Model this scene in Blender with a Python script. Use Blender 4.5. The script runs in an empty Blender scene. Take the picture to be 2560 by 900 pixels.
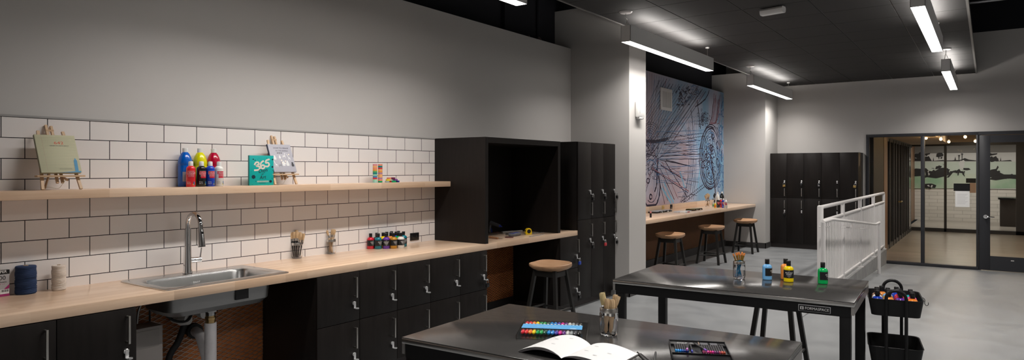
import bpy, bmesh, math, random
from mathutils import Vector, Matrix
C = bpy.context.scene.collection
PI = math.pi
# ---------------------------------------------------------------- camera, light, exposure
EYE = 1.6; FPX = 1668.4; YAW = .62; HZ = 423.
cd = bpy.data.cameras.new('camera'); cam = bpy.data.objects.new('camera', cd); C.objects.link(cam)
cam.location = (0, 0, EYE); cam.rotation_euler = (PI/2, 0, YAW)
cd.sensor_width = 36; cd.lens = 36*FPX/2560; cd.shift_y = -(450-HZ)/2560; cd.clip_start = .05; cd.clip_end = 200
bpy.context.scene.camera = cam
vs = bpy.context.scene.view_settings
vs.view_transform = 'Standard'; vs.look = 'None'; vs.gamma = 1; vs.use_curve_mapping = False
vs.exposure = 0.0
bpy.context.scene.cycles.use_denoising = True
bpy.context.scene.cycles.max_bounces = 10
LAMP_DOWN = 11.0       # radiance of the pendant diffusers
BEAM = 45.0           # watts of each pendant's downward beam
LAMP_UP = 26.0
w = bpy.data.worlds.new('world'); bpy.context.scene.world = w; w.use_nodes = True
w.node_tree.nodes['Background'].inputs[0].default_value = (.6, .62, .65, 1)
w.node_tree.nodes['Background'].inputs[1].default_value = .02

def P(px, py, X=None, Y=None, Z=None):
    """a point of the room from its bearing in the 2560x900 frame and one known plane"""
    u = (px-1280)/FPX; v = (HZ-py)/FPX
    r = (-math.sin(YAW)+u*math.cos(YAW), math.cos(YAW)+u*math.sin(YAW), v)
    t = X/r[0] if X is not None else Y/r[1] if Y is not None else (Z-EYE)/r[2]
    return Vector((t*r[0], t*r[1], EYE+t*r[2]))

# ---------------------------------------------------------------- materials
MATS = {}
def mat(name, col=(.5,.5,.5), rough=.5, metal=0, trans=0, emit=0, spec=.5, coat=0, ior=1.45, ecol=None, alpha=1):
    if name in MATS: return MATS[name]
    m = bpy.data.materials.new(name); m.use_nodes = True; b = m.node_tree.nodes['Principled BSDF']
    b.inputs['Base Color'].default_value = (*col, 1); b.inputs['Roughness'].default_value = rough
    b.inputs['Metallic'].default_value = metal; b.inputs['Transmission Weight'].default_value = trans
    b.inputs['Specular IOR Level'].default_value = spec; b.inputs['Coat Weight'].default_value = coat
    b.inputs['IOR'].default_value = ior; b.inputs['Alpha'].default_value = alpha
    if emit:
        b.inputs['Emission Color'].default_value = (*(ecol or col), 1); b.inputs['Emission Strength'].default_value = emit
    MATS[name] = m; return m
def nodes(m): return m.node_tree.nodes, m.node_tree.links, m.node_tree.nodes['Principled BSDF']
def noise_tint(m, c1, c2, scale=(1,1,1), nscale=5, detail=4, bump=0, dist=.01, rvar=None, lo=.35, hi=.65):
    N, L, b = nodes(m)
    tc = N.new('ShaderNodeTexCoord'); mp = N.new('ShaderNodeMapping'); mp.inputs['Scale'].default_value = scale
    nz = N.new('ShaderNodeTexNoise'); nz.inputs['Scale'].default_value = nscale; nz.inputs['Detail'].default_value = detail
    cr = N.new('ShaderNodeValToRGB'); cr.color_ramp.elements[0].color = (*c1,1); cr.color_ramp.elements[1].color = (*c2,1)
    cr.color_ramp.elements[0].position = lo; cr.color_ramp.elements[1].position = hi
    L.new(tc.outputs['Object'], mp.inputs[0]); L.new(mp.outputs[0], nz.inputs[0]); L.new(nz.outputs[0], cr.inputs[0]); L.new(cr.outputs[0], b.inputs['Base Color'])
    if bump:
        bp = N.new('ShaderNodeBump'); bp.inputs['Strength'].default_value = bump; bp.inputs['Distance'].default_value = dist
        L.new(nz.outputs[0], bp.inputs['Height']); L.new(bp.outputs[0], b.inputs['Normal'])
    if rvar:
        mr = N.new('ShaderNodeMapRange'); mr.inputs[3].default_value = rvar[0]; mr.inputs[4].default_value = rvar[1]
        L.new(nz.outputs[0], mr.inputs[0]); L.new(mr.outputs[0], b.inputs['Roughness'])
    return m
paint = noise_tint(mat('grey wall paint', (.5,.48,.46), .6), (.53,.51,.49), (.55,.53,.51), nscale=1.2, bump=.03)
black_paint = mat('black deck paint', (.008,.008,.012), .8)
floor_m = noise_tint(mat('polished concrete', (.4,.4,.4), .4), (.205,.214,.221), (.256,.264,.269), nscale=3.5, detail=8, rvar=(.26,.5), lo=.3, hi=.7)
def speckle(m):
    N, L, b = nodes(m); tc = N.new('ShaderNodeTexCoord')
    n2 = N.new('ShaderNodeTexNoise'); n2.inputs['Scale'].default_value = 260; n2.inputs['Detail'].default_value = 2
    bp = N.new('ShaderNodeBump'); bp.inputs['Strength'].default_value = .25; bp.inputs['Distance'].default_value = .002
    L.new(tc.outputs['Object'], n2.inputs[0]); L.new(n2.outputs[0], bp.inputs['Height']); L.new(bp.outputs[0], b.inputs['Normal'])
speckle(floor_m)
def tile_mat():
    m = mat('white subway tile', (.7,.66,.63), .18, coat=.3); N, L, b = nodes(m)
    tc = N.new('ShaderNodeTexCoord'); sx = N.new('ShaderNodeSeparateXYZ'); cx = N.new('ShaderNodeCombineXYZ')
    L.new(tc.outputs['Object'], sx.inputs[0]); L.new(sx.outputs[1], cx.inputs[0]); L.new(sx.outputs[2], cx.inputs[1])
    mp = N.new('ShaderNodeMapping'); mp.inputs['Location'].default_value = (-1.378+.22675*20, -1.897+.1181*30, 0); L.new(cx.outputs[0], mp.inputs[0])
    br = N.new('ShaderNodeTexBrick'); br.inputs['Scale'].default_value = 1; br.inputs['Brick Width'].default_value = .22675; br.inputs['Row Height'].default_value = .1181
    br.inputs['Mortar Size'].default_value = .0024; br.inputs['Mortar Smooth'].default_value = .0
    br.inputs['Color1'].default_value = (.80,.755,.73,1); br.inputs['Color2'].default_value = (.84,.795,.77,1); br.inputs['Mortar'].default_value = (.018,.017,.02,1)
    L.new(mp.outputs[0], br.inputs[0]); L.new(br.outputs[0], b.inputs['Base Color'])
    mr = N.new('ShaderNodeMapRange'); mr.inputs[3].default_value = .2; mr.inputs[4].default_value = .8; L.new(br.outputs[1], mr.inputs[0]); L.new(mr.outputs[0], b.inputs['Roughness'])
    bp = N.new('ShaderNodeBump'); bp.invert = True; bp.inputs['Strength'].default_value = .5; bp.inputs['Distance'].default_value = .002
    L.new(br.outputs[1], bp.inputs['Height']); L.new(bp.outputs[0], b.inputs['Normal']); return m
tile_m = tile_mat()
def wood_mat(name, along='Y', c1=(.60,.40,.26), c2=(.76,.56,.405), rough=.28, strip=.045):
    m = mat(name, c1, rough, coat=.15); N, L, b = nodes(m)
    tc = N.new('ShaderNodeTexCoord'); mp = N.new('ShaderNodeMapping')
    if along == 'Y': mp.inputs['Rotation'].default_value = (0, 0, PI/2)
    if along == 'Z': mp.inputs['Rotation'].default_value = (0, PI/2, 0)
    L.new(tc.outputs['Object'], mp.inputs[0])
    br = N.new('ShaderNodeTexBrick'); br.inputs['Scale'].default_value = 1; br.inputs['Brick Width'].default_value = .55; br.inputs['Row Height'].default_value = strip
    br.inputs['Mortar Size'].default_value = .0; br.inputs['Color1'].default_value = (0,0,0,1); br.inputs['Color2'].default_value = (1,1,1,1); br.offset = .37
    L.new(mp.outputs[0], br.inputs[0])
    m2 = N.new('ShaderNodeMapping'); m2.inputs['Scale'].default_value = (2.5, 60, 60); L.new(mp.outputs[0], m2.inputs[0])
    nz = N.new('ShaderNodeTexNoise'); nz.inputs['Scale'].default_value = 1; nz.inputs['Detail'].default_value = 5; nz.inputs['Distortion'].default_value = .6
    ad = N.new('ShaderNodeVectorMath'); L.new(m2.outputs[0], ad.inputs[0]); sc = N.new('ShaderNodeVectorMath'); sc.operation = 'SCALE'; sc.inputs[3].default_value = 7
    L.new(br.outputs[0], sc.inputs[0]); L.new(sc.outputs[0], ad.inputs[1]); L.new(ad.outputs[0], nz.inputs[0])
    ma = N.new('ShaderNodeMath'); ma.operation = 'MULTIPLY_ADD'; ma.inputs[1].default_value = .45; L.new(br.outputs[0], ma.inputs[0])
    mb = N.new('ShaderNodeMath'); mb.operation = 'MULTIPLY'; mb.inputs[1].default_value = .75; L.new(nz.outputs[0], mb.inputs[0]); L.new(mb.outputs[0], ma.inputs[2])
    cr = N.new('ShaderNodeValToRGB'); cr.color_ramp.elements[0].color = (*c1,1); cr.color_ramp.elements[1].color = (*c2,1)
    cr.color_ramp.elements[0].position = .2; cr.color_ramp.elements[1].position = .8
    L.new(ma.outputs[0], cr.inputs[0]); L.new(cr.outputs[0], b.inputs['Base Color']); return m
wood = wood_mat('maple butcher block'); seatwood = wood_mat('oiled oak seat', 'X', (.42,.23,.12), (.55,.33,.19), .42, .4); easelwood = wood_mat('pale beech', 'Z', (.58,.38,.22), (.66,.46,.29), .5, .5)
dark = noise_tint(mat('dark stained laminate', (.02,.016,.013), .42, spec=.28), (.0085,.0066,.0058), (.0118,.0092,.0082), scale=(6,6,.6), nscale=6, rvar=(.36,.5))
dark_in = mat('dark carcass edge', (.012,.010,.009), .5)
blackm = mat('black powder coat', (.006,.006,.0065), .4, spec=.3); blackw = mat('black stained ash', (.014,.013,.012), .4)
chrome = mat('chrome', (.75,.75,.76), .08, 1); nickel = mat('brushed nickel', (.55,.53,.5), .3, 1)
def brushed(name, col, rough, sc, bump=.06):
    m = mat(name, col, rough, 1); N, L, b = nodes(m); tc = N.new('ShaderNodeTexCoord'); mp = N.new('ShaderNodeMapping'); mp.inputs['Scale'].default_value = sc
    nz = N.new('ShaderNodeTexNoise'); nz.inputs['Scale'].default_value = 4; nz.inputs['Detail'].default_value = 6
    L.new(tc.outputs['Object'], mp.inputs[0]); L.new(mp.outputs[0], nz.inputs[0])
    mr = N.new('ShaderNodeMapRange'); mr.inputs[3].default_value = rough-.05; mr.inputs[4].default_value = rough+.06; L.new(nz.outputs[0], mr.inputs[0]); L.new(mr.outputs[0], b.inputs['Roughness'])
    bp = N.new('ShaderNodeBump'); bp.inputs['Strength'].default_value = bump; bp.inputs['Distance'].default_value = .0002; L.new(nz.outputs[0], bp.inputs['Height']); L.new(bp.outputs[0], b.inputs['Normal']); return m
steel = brushed('brushed stainless steel', (.6,.59,.57), .24, (3,60,60)); tabletop_m = brushed('dark waxed steel', (.078,.075,.073), .15, (3,40,40), .0); tabletop_m.node_tree.nodes['Principled BSDF'].inputs['Metallic'].default_value = .45
sinksteel = mat('satin sink steel', (.62,.62,.61), .27, 1)
glassm = mat('clear jar glass', (1,1,1), .0, trans=1, ior=1.25, spec=.5)
panem = mat('window pane glass', (.93,.95,.94), .0, trans=1, ior=1.12)
white_p = mat('white plastic', (.75,.74,.72), .35); white_m = mat('white painted metal', (.62,.6,.59), .35); capw = mat('white cap', (.8,.8,.78), .3)
black_p = mat('black plastic', (.01,.01,.011), .25); rubber = mat('black rubber', (.015,.015,.016), .6)
label_k = mat('black label', (.012,.012,.013), .4); txt_w = mat('white print', (.8,.8,.8), .5); txt_k = mat('black print', (.02,.02,.025), .5)
grey_base = mat('grey cove base', (.045,.042,.042), .5)
brass = mat('brass', (.65,.45,.16), .28, 1)
lamp_body = mat('pendant housing', (.8,.79,.78), .45)
lamp_e = mat('pendant diffuser', (1,.95,.9), .5, emit=LAMP_DOWN, ecol=(1,.955,.91)); lamp_u = mat('pendant uplight', (1,.95,.9), .5, emit=LAMP_UP, ecol=(1,.955,.91))

# ---------------------------------------------------------------- mesh builder
def Rz(a): return Matrix.Rotation(a, 4, 'Z')
def T(x, y=0, z=0): return Matrix.Translation(x if isinstance(x, Vector) else Vector((x, y, z)))
_txt = {}
def text_geo(s, size):
    k = (s, size)
    if k not in _txt:
        cu = bpy.data.curves.new('t', 'FONT'); cu.body = s; cu.size = size; cu.align_x = 'CENTER'; cu.align_y = 'CENTER'; cu.resolution_u = 3
        o = bpy.data.objects.new('t', cu); me = o.to_mesh()
        _txt[k] = ([v.co.copy() for v in me.vertices], [tuple(p.vertices) for p in me.polygons])
        o.to_mesh_clear(); bpy.data.objects.remove(o); bpy.data.curves.remove(cu)
    return _txt[k]
class MB:
    def __init__(s): s.v = []; s.f = []; s.m = []; s.mats = []
    def add(s, vs_, fs, m, M=None):
        if m not in s.mats: s.mats.append(m)
        n = len(s.v); i = s.mats.index(m)
        s.v += [(M @ Vector(v)) if M else Vector(v) for v in vs_]
        s.f += [tuple(n+j for j in f) for f in fs]; s.m += [i]*len(fs); return s
    def box(s, a, b, m, bev=0, M=None):
        x0,y0,z0 = a; x1,y1,z1 = b
        if x0 > x1: x0, x1 = x1, x0
        if y0 > y1: y0, y1 = y1, y0
        if z0 > z1: z0, z1 = z1, z0
        vv = [(x,y,z) for z in (z0,z1) for y in (y0,y1) for x in (x0,x1)]
        ff = [(0,2,3,1),(4,5,7,6),(0,1,5,4),(2,6,7,3),(0,4,6,2),(1,3,7,5)]
        if bev:
            bm = bmesh.new(); bv = [bm.verts.new(v) for v in vv]
            for f in ff: bm.faces.new([bv[i] for i in f])
            bev = min(bev, .49*min(x1-x0, y1-y0, z1-z0))
            bmesh.ops.bevel(bm, geom=bm.edges[:], offset=bev, segments=2, affect='EDGES', profile=.5)
            bm.verts.index_update(); vv = [v.co.copy() for v in bm.verts]; ff = [tuple(v.index for v in f.verts) for f in bm.faces]; bm.free()
        return s.add(vv, ff, m, M)
    def cyl(s, p0, p1, r0, m, r1=None, n=14, M=None):
        p0 = Vector(p0); p1 = Vector(p1); r1 = r0 if r1 is None else r1
        q = (p1-p0).to_track_quat('Z', 'Y').to_matrix(); vv = []
        for p, r in ((p0, r0), (p1, r1)):
            for i in range(n): vv.append(p + q @ Vector((r*math.cos(2*PI*i/n), r*math.sin(2*PI*i/n), 0)))
        ff = [(i, (i+1) % n, n+(i+1) % n, n+i) for i in range(n)] + [tuple(range(n))[::-1], tuple(range(n, 2*n))]
        return s.add(vv, ff, m, M)
    def lathe(s, prof, m, M=None, n=20, sx=1):
        vv = []; ff = []
        for r, z in prof: vv += [(sx*r*math.cos(2*PI*i/n), r*math.sin(2*PI*i/n), z) for i in range(n)]
        for k in range(len(prof)-1):
            for i in range(n): ff.append((k*n+i, k*n+(i+1) % n, (k+1)*n+(i+1) % n, (k+1)*n+i))
        if prof[0][0] > 1e-6: ff.append(tuple(range(n))[::-1])
        if prof[-1][0] > 1e-6: ff.append(tuple(range((len(prof)-1)*n, len(prof)*n)))
        return s.add(vv, ff, m, M)
    def tube(s, path, r, m, n=8, M=None, sub=0, flat=1):
        pts = [Vector(p) for p in path]
        if sub:
            q = []; e = [2*pts[0]-pts[1]] + pts + [2*pts[-1]-pts[-2]]
            for i in range(1, len(e)-2):
                for k in range(sub):
                    t = k/sub; a, b, c, d = e[i-1:i+3]
                    q.append(.5*((2*b)+(c-a)*t+(2*a-5*b+4*c-d)*t*t+(3*b-a-3*c+d)*t**3))
            pts = q+[pts[-1]]
        rr = r if isinstance(r, (list, tuple)) else None
        vv = []; up = None
        for i, p in enumerate(pts):
            d = (pts[min(i+1, len(pts)-1)]-pts[max(i-1, 0)]).normalized()
            if up is None: up = Vector((0,0,1)) if abs(d.z) < .9 else Vector((1,0,0))
            side = d.cross(up).normalized(); up = side.cross(d).normalized()
            ri = rr[0]+(rr[1]-rr[0])*i/(len(pts)-1) if rr else r
            vv += [p+side*ri*math.cos(2*PI*k/n)+up*ri*flat*math.sin(2*PI*k/n) for k in range(n)]
        ff = [(i*n+k, i*n+(k+1) % n, (i+1)*n+(k+1) % n, (i+1)*n+k) for i in range(len(pts)-1) for k in range(n)]
        ff += [tuple(range(n))[::-1], tuple(range((len(pts)-1)*n, len(pts)*n))]
        return s.add(vv, ff, m, M)
    def prism(s, out, z0, z1, m, M=None):
        n = len(out); vv = [(x, y, z0) for x, y in out] + [(x, y, z1) for x, y in out]
        return s.add(vv, [tuple(range(n))[::-1], tuple(range(n, 2*n))]+[(i, (i+1) % n, n+(i+1) % n, n+i) for i in range(n)], m, M)
    def loft(s, rings, m, M=None, close=True):
        n = len(rings[0]); vv = [p for r in rings for p in r]
        ff = [(k*n+i, k*n+(i+1) % n, (k+1)*n+(i+1) % n, (k+1)*n+i) for k in range(len(rings)-1) for i in range(n)]
        if close: ff += [tuple(range(n))[::-1], tuple(range((len(rings)-1)*n, len(rings)*n))]
        return s.add(vv, ff, m, M)
    def quad(s, pts, m, M=None): return s.add(pts, [tuple(range(len(pts)))], m, M)
    def text(s, t, size, m, M=None, wrap=None, sx=1, shear=0):
        """flat lettering in the local x-z plane facing -y; wrap = radius of a vertical cylinder"""
        vv, ff = text_geo(t, size); o = []
        for v in vv:
            x = v.x*sx+v.y*shear; z = v.y
            o.append((wrap*math.sin(x/wrap), -wrap*math.cos(x/wrap), z) if wrap else (x, 0, z))
        return s.add(o, ff, m, M)
    def ribbon(s, pts, wd, m, nrm, closed=False):
        """a painted stroke: a flat strip of varying width on a surface with normal nrm"""
        nrm = Vector(nrm); n = len(pts); vv = []
        for i, p in enumerate(pts):
            d = (pts[min(i+1, n-1)]-pts[max(i-1, 0)]).normalized(); sd = d.cross(nrm)
            wi = (wd[i] if isinstance(wd, list) else wd)/2; vv += [p-sd*wi, p+sd*wi]
        return s.add(vv, [(2*i, 2*i+1, 2*i+3, 2*i+2) for i in range(n-1)], m)
    def build(s, name, parent=None, loc=None, rot=0, smooth=True, weld=False):
        me = bpy.data.meshes.new(name); me.from_pydata([tuple(v) for v in s.v], [], s.f)
        for m in s.mats: me.materials.append(m)
        me.polygons.foreach_set('material_index', s.m)
        bm = bmesh.new(); bm.from_mesh(me); bmesh.ops.recalc_face_normals(bm, faces=bm.faces[:]); bm.to_mesh(me); bm.free()
        if smooth: me.polygons.foreach_set('use_smooth', [True]*len(me.polygons)); me.set_sharp_from_angle(angle=math.radians(38))
        o = bpy.data.objects.new(name, me); C.objects.link(o)
        if parent: o.parent = parent
        if loc is not None: o.location = loc
        o.rotation_euler = (0, 0, rot); return o
def tag(o, label, cat, group=None, kind=None):
    o['label'] = label; o['category'] = cat
    if group: o['group'] = group
    if kind: o['kind'] = kind
    return o
def thing(name, label, cat, loc=(0,0,0), rot=0, group=None):
    o = bpy.data.objects.new(name, None); o.empty_display_size = .05; C.objects.link(o); o.location = loc; o.rotation_euler = (0,0,rot)
    return tag(o, label, cat, group)
def struct(o, label=None, cat='structure'):
    o['kind'] = 'structure'
    if not o.parent: o['label'] = label or o.name.replace('_', ' '); o['category'] = cat
    return o
def rr(x0, y0, x1, y1, r, z, n=5):
    out = []
    for cx, cy, a0 in ((x1-r, y1-r, 0), (x0+r, y1-r, 90), (x0+r, y0+r, 180), (x1-r, y0+r, 270)):
        for i in range(n+1):
            a = math.radians(a0+90*i/n); out.append((cx+r*math.cos(a), cy+r*math.sin(a), z))
    return out
def B(a, b, m, bev=0): return MB().box(a, b, m, bev)

# ---------------------------------------------------------------- the room
W = -4.505; XK = -3.661; YK1 = 7.653; YK1b = 8.151; Y2 = 13.92; YB = 14.873; ZC = 3.356; ZT = 3.197; CT = .893; ZF = -.24; XR = -1.64
RX = 4.6; YN = -3.4
# floor: flat art room level, and the ramp falling towards the glass front
f = MB(); f.box((-4.9, YN-.2, -.12), (XR, YB+.2, 0), floor_m); struct(f.build('floor', smooth=False), 'grey polished concrete floor of the art room', 'floor')
f = MB(); ramp = [(YN-.2, 0), (7.6, 0), (14.75, ZF), (YB+.2, ZF)]
f.v = []; pts = []
for y, z in ramp: pts += [(XR, y, z), (RX+.2, y, z), (RX+.2, y, z-.14), (XR, y, z-.14)]
f.add(pts, [(4*k+i, 4*k+(i+1) % 4, 4*k+4+(i+1) % 4, 4*k+4+i) for k in range(3) for i in range(4)]+[(3,2,1,0), (12,13,14,15)], floor_m)
o = f.build('floor', smooth=False); struct(o, 'grey concrete ramp falling gently to the glass doors', 'ramp')
# walls
def wl(name, a, b, m, label, cat='wall'): return struct(B(a, b, m).build(name, smooth=False), label, cat)
wl('wall_left', (W-.25, YN, 0), (W, YK1, ZT), paint, 'long grey painted wall above the tiles')
wl('wall_left', (W-.25, YK1b, 0), (W, Y2, ZT), paint, 'recessed wall behind the wooden bar')
wl('wall_left', (W-.45, YN, ZT), (W-.251, YB, 4.9), black_paint, 'black painted upper wall above the grey one')
wl('wall_left', (W-.25, YK1, 0), (XK, YK1b, 3.72), paint, 'grey column between lockers and mural')
wl('wall_left', (W-.25, Y2, 0), (XK, YB, 3.58), paint, 'grey column between mural and far lockers')
wl('wall_back', (W-.25, YB, 0), (-1.97, YB+.15, 4.1), paint, 'grey far wall behind the lockers')
wl('wall_back', (-1.97, YB, 2.285), (RX, YB+.15, 4.1), paint, 'grey far wall above the glass front')
wl('wall_back', (P(2446, 423, Y=YB).x+.014+1.06+.081, YB, ZF), (RX, YB+.15, 2.285), paint, 'grey far wall right of the glass door')
wl('wall_back', (W-.45, YB+.01, 4.1), (RX, YB+.15, 4.9), black_paint, 'black upper strip of the far wall')
wl('wall_right', (RX, YN, ZF), (RX+.15, YB, 4.1), paint, 'grey wall on the right')
wl('wall_front', (W-.25, YN-.15, 0), (RX, YN, 4.1), paint, 'grey wall opposite the glass front')
wl('ceiling', (W-.6, YN-.3, 4.9), (RX+.3, YB+.3, 5.0), black_paint, 'black open deck above the suspended ceiling', 'ceiling')
# suspended ceiling of dark tiles
ct_m = noise_tint(mat('dark acoustic tile', (.05,.05,.05), .75), (.020,.019,.0185), (.029,.027,.026), nscale=180, bump=.15, dist=.002)
tee = mat('dark ceiling tee', (.004,.004,.004), .3); edge_m = mat('ceiling edge trim', (.2,.19,.18), .4)
XE = -3.621; XRt = -.181; P0 = .686
f = MB(); xs = [XE]
x = -.836
while x-P0 > XE-.02: x -= P0
xs = [XE]+[x+i*P0 for i in range(0, 6) if XE+.1 < x+i*P0 < XRt-.05]+[XRt]
ys = []; y = 6.765-14*P0
while y < YB-.1: ys.append(y); y += P0
ys.append(YB-.005)
for i in range(len(xs)-1):
    for j in range(len(ys)-1):
        f.box((xs[i]+.006, ys[j]+.004, ZC), (xs[i+1]-.006, ys[j+1]-.004, ZC+.02), ct_m)
struct(f.build('ceiling', smooth=False), 'suspended ceiling of dark square tiles', 'ceiling')
f = MB()
for x in xs[1:-1]: f.box((x-.012, ys[0], ZC+.004), (x+.012, ys[-1], ZC+.03), tee)
for y in ys[1:-1]: f.box((xs[0], y-.012, ZC+.005), (xs[-1], y+.012, ZC+.029), tee)
struct(f.build('trim_2', smooth=False), 'dark metal grid between the ceiling tiles', 'trim')
f = MB()
for x in (XE, XRt): f.box((x-.012, ys[0], ZC-.008), (x+.012, ys[-1], ZC+.07), edge_m)
struct(f.build('trim_3', smooth=False), 'pale edge rails of the suspended ceiling', 'trim')
# tiled backsplash + slim cap
struct(B((W, YN, CT-.03), (W+.008, 4.972, 1.897), tile_m).build('trim_1', smooth=False), 'white subway tile backsplash with black grout', 'trim')
struct(B((W, YN, 1.8975), (W+.012, 4.972, 1.909), mat('grey edge strip', (.35,.34,.33), .35)).build('trim_4'), 'thin grey strip capping the tiles', 'trim')
# baseboards
f = MB(); h = .11
f.box((XK-.0, YK1-.012, 0), (XK+.012, YK1b, h), grey_base); f.box((-3.84, YK1-.012, 0), (XK+.012, YK1, h), grey_base)
struct(f.build('baseboard_left', smooth=False), 'dark cove base round the near column', 'baseboard')
f = MB(); f.box((XK, Y2-.012, 0), (XK+.012, 14.27, h), grey_base); f.box((W+.03, Y2-.012, 0), (XK+.012, Y2, h), grey_base)
struct(f.build('baseboard_left', smooth=False), 'dark cove base round the far column', 'baseboard')
struct(B((W+.03, YK1b, 0), (W+.045, Y2-.012, .13), grey_base).build('baseboard_left', smooth=False), 'dark cove base under the bar', 'baseboard')
struct(B((W, 4.99, 0), (W+.03, 6.31, .13), dark_in).build('baseboard_left', smooth=False), 'dark cove base in the knee space', 'baseboard')
# curb beside the ramp
curb_m = noise_tint(mat('curb concrete', (.3,.3,.3), .6), (.25,.25,.25), (.33,.33,.32), nscale=6)
f = MB(); f.box((-1.80, 8.2, 0.0005), (XR+.02, YB-.002, .045), curb_m); f.box((XR+.0005, 8.2, -.5), (XR+.02, YB-.002, .0), curb_m)
struct(f.build('trim_5', smooth=False), 'low concrete curb between upper floor and ramp', 'curb')
# ---------------------------------------------------------------- glass front, door and the corridor beyond
frame_m = mat('black anodised frame', (.03,.031,.036), .4)
def fx(px): return P(px, 423, Y=YB).x
zt = 2.285; XL = -1.975; XD = fx(2446)
win = struct(MB().build('window_1'), 'tall fixed glass front with black frame', 'window')
win2 = win
f = MB()
f.box((XL, YB-.03, ZF), (XL+.055, YB+.09, zt-.0555), frame_m, .002); f.box((XL, YB-.03, zt-.055), (XD, YB+.09, zt), frame_m, .002); f.box((XR+.02, YB-.03, ZF), (XD, YB+.09, ZF+.055), frame_m, .002)
f.box((fx(2302), YB-.028, ZF+.0555), (fx(2311.5), YB+.088, zt-.0555), frame_m, .002); f.box((fx(2440.5), YB-.028, ZF+.0555), (XD-.001, YB+.088, zt-.0555), frame_m, .002)
struct(f.build('window_frame', win))
struct(B((XL+.05, YB+.025, -.0), (fx(2304), YB+.031, zt-.05), panem).add([], [], panem).build('window_pane', win, smooth=False))
struct(B((fx(2310), YB+.025, ZF+.05), (fx(2441), YB+.031, zt-.05), panem).build('window_pane', win, smooth=False))
dr = struct(MB().build('door_1'), 'black framed glass door with chrome lever', 'door')
x0 = XD+.014; x1 = x0+1.06; gx0 = fx(2475.5); gx1 = x1-.13; gz0 = P(2500, 641, Y=YB).z; gz1 = P(2500, 356, Y=YB).z
f = MB()
f.box((XD+.0005, YB-.03, 2.225), (x1+.08, YB+.09, zt), frame_m); f.box((x1+.01, YB-.03, ZF), (x1+.08, YB+.09, 2.2245), frame_m); f.box((XD+.0005, YB+.012, ZF), (x0+.02, YB+.07, 2.2245), frame_m); struct(f.build('door_frame', dr))
f = MB(); f.box((x0, YB-.035, ZF+.012), (gx0, YB+.01, 2.215), frame_m, .002); f.box((gx1, YB-.035, ZF+.012), (x1, YB+.01, 2.215), frame_m, .002)
f.box((gx0, YB-.035, ZF+.012), (gx1, YB+.01, gz0), frame_m); f.box((gx0, YB-.035, gz1), (gx1, YB+.01, 2.215), frame_m)
f.box((fx(2527), YB-.037, gz0-.07), (fx(2535), YB-.034, gz0-.055), white_p); struct(f.build('door_leaf', dr))
struct(B((gx0-.005, YB-.014, gz0-.005), (gx1+.005, YB-.008, gz1+.005), panem).build('door_pane', dr, smooth=False))
hp = P(2464, 541.5, Y=YB-.04); f = MB(); f.cyl(hp, hp+Vector((0, -.02, 0)), .035, chrome, n=20); f.cyl(hp, hp+Vector((0,-.06,0)), .014, chrome)
f.tube([hp+Vector((0,-.055,0)), hp+Vector((.05,-.06,0)), hp+Vector((.13,-.055,-.005))], .011, chrome, sub=4); struct(f.build('door_handle', dr))
# corridor shell
hall_floor = wood_mat('hall vinyl plank', 'X', (.22,.195,.17), (.29,.262,.232), .3, .16); tanp = mat('tan wall paint', (.42,.33,.23), .6); warmw = mat('warm brown panel', (.18,.10,.055), .45)
struct(B((-2.1, YB+.15, ZF-.1), (3.2, 29.2, ZF-.001), hall_floor).build('floor', smooth=False), 'wood look floor of the corridor beyond the glass', 'floor')
struct(B((-2.6, YB+.15, 2.72), (3.2, 29.2, 2.8), tanp).build('ceiling', smooth=False), 'tan ceiling of the corridor', 'ceiling')
struct(B((-2.2, YB+.15, 2.33), (-.95, 23.4, 2.71), tanp).build('ceiling', smooth=False), 'lowered soffit along the corridor', 'soffit')
struct(B((-2.55, YB+.15, ZF), (-2.2, 29, 2.71), warmw).build('wall_left', smooth=False), 'dark side of the corridor', 'wall')
struct(B((3.05, YB+.15, ZF), (3.2, 29, 2.71), tanp).build('wall_right', smooth=False), 'tan right wall of the corridor', 'wall')
# side glazing of the corridor
sg = struct(MB().build('window_3'), 'dark side glazing along the corridor', 'window')
f = MB(); f.box((-1.93, YB+.16, ZF), (-1.87, 23.3, ZF+.10), frame_m); f.box((-1.93, YB+.16, 2.24), (-1.87, 23.3, 2.33), frame_m)
for px_ in (2224, 2234, 2240, 2247, 2254, 2259, 2263.5, 2268, 2272):
    y = P(px_, 423, X=-1.87).y
    f.box((-1.94, y-.05, ZF), (-1.86, y+.05, 2.3), frame_m)
struct(f.build('window_frame', sg, smooth=False))
struct(B((-1.91, YB+.2, ZF+.1), (-1.905, 23.3, 2.24), mat('dark side glass', (.03,.03,.028), .08)).build('window_pane', sg, smooth=False))
yw = P(2205, 423, X=-1.87).y
struct(B((-1.96, YB+.155, ZF), (-1.865, P(2209, 423, X=-1.865).y, 2.33), mat('brown grey jamb', (.016,.013,.011), .6)).build('trim_7', smooth=False), 'brownish jamb just inside the glass front', 'trim')
struct(B((-1.96, P(2210, 423, X=-1.86).y, ZF), (-1.86, P(2219, 423, X=-1.86).y, 2.33), mat('timber jamb', (.17,.09,.045), .4)).build('trim_6', smooth=False), 'warm timber jamb behind the brownish one', 'trim')
o = MB(); hp = Vector((-1.86, P(2246, 423, X=-1.86).y, P(2246, 504, X=-1.86).z)); o.cyl(hp, hp+Vector((.07,0,0)), .02, brass); o.cyl(hp+Vector((.06,-.02,0)), hp+Vector((.06,.2,0)), .016, brass); struct(o.build('door_handle', sg))
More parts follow.
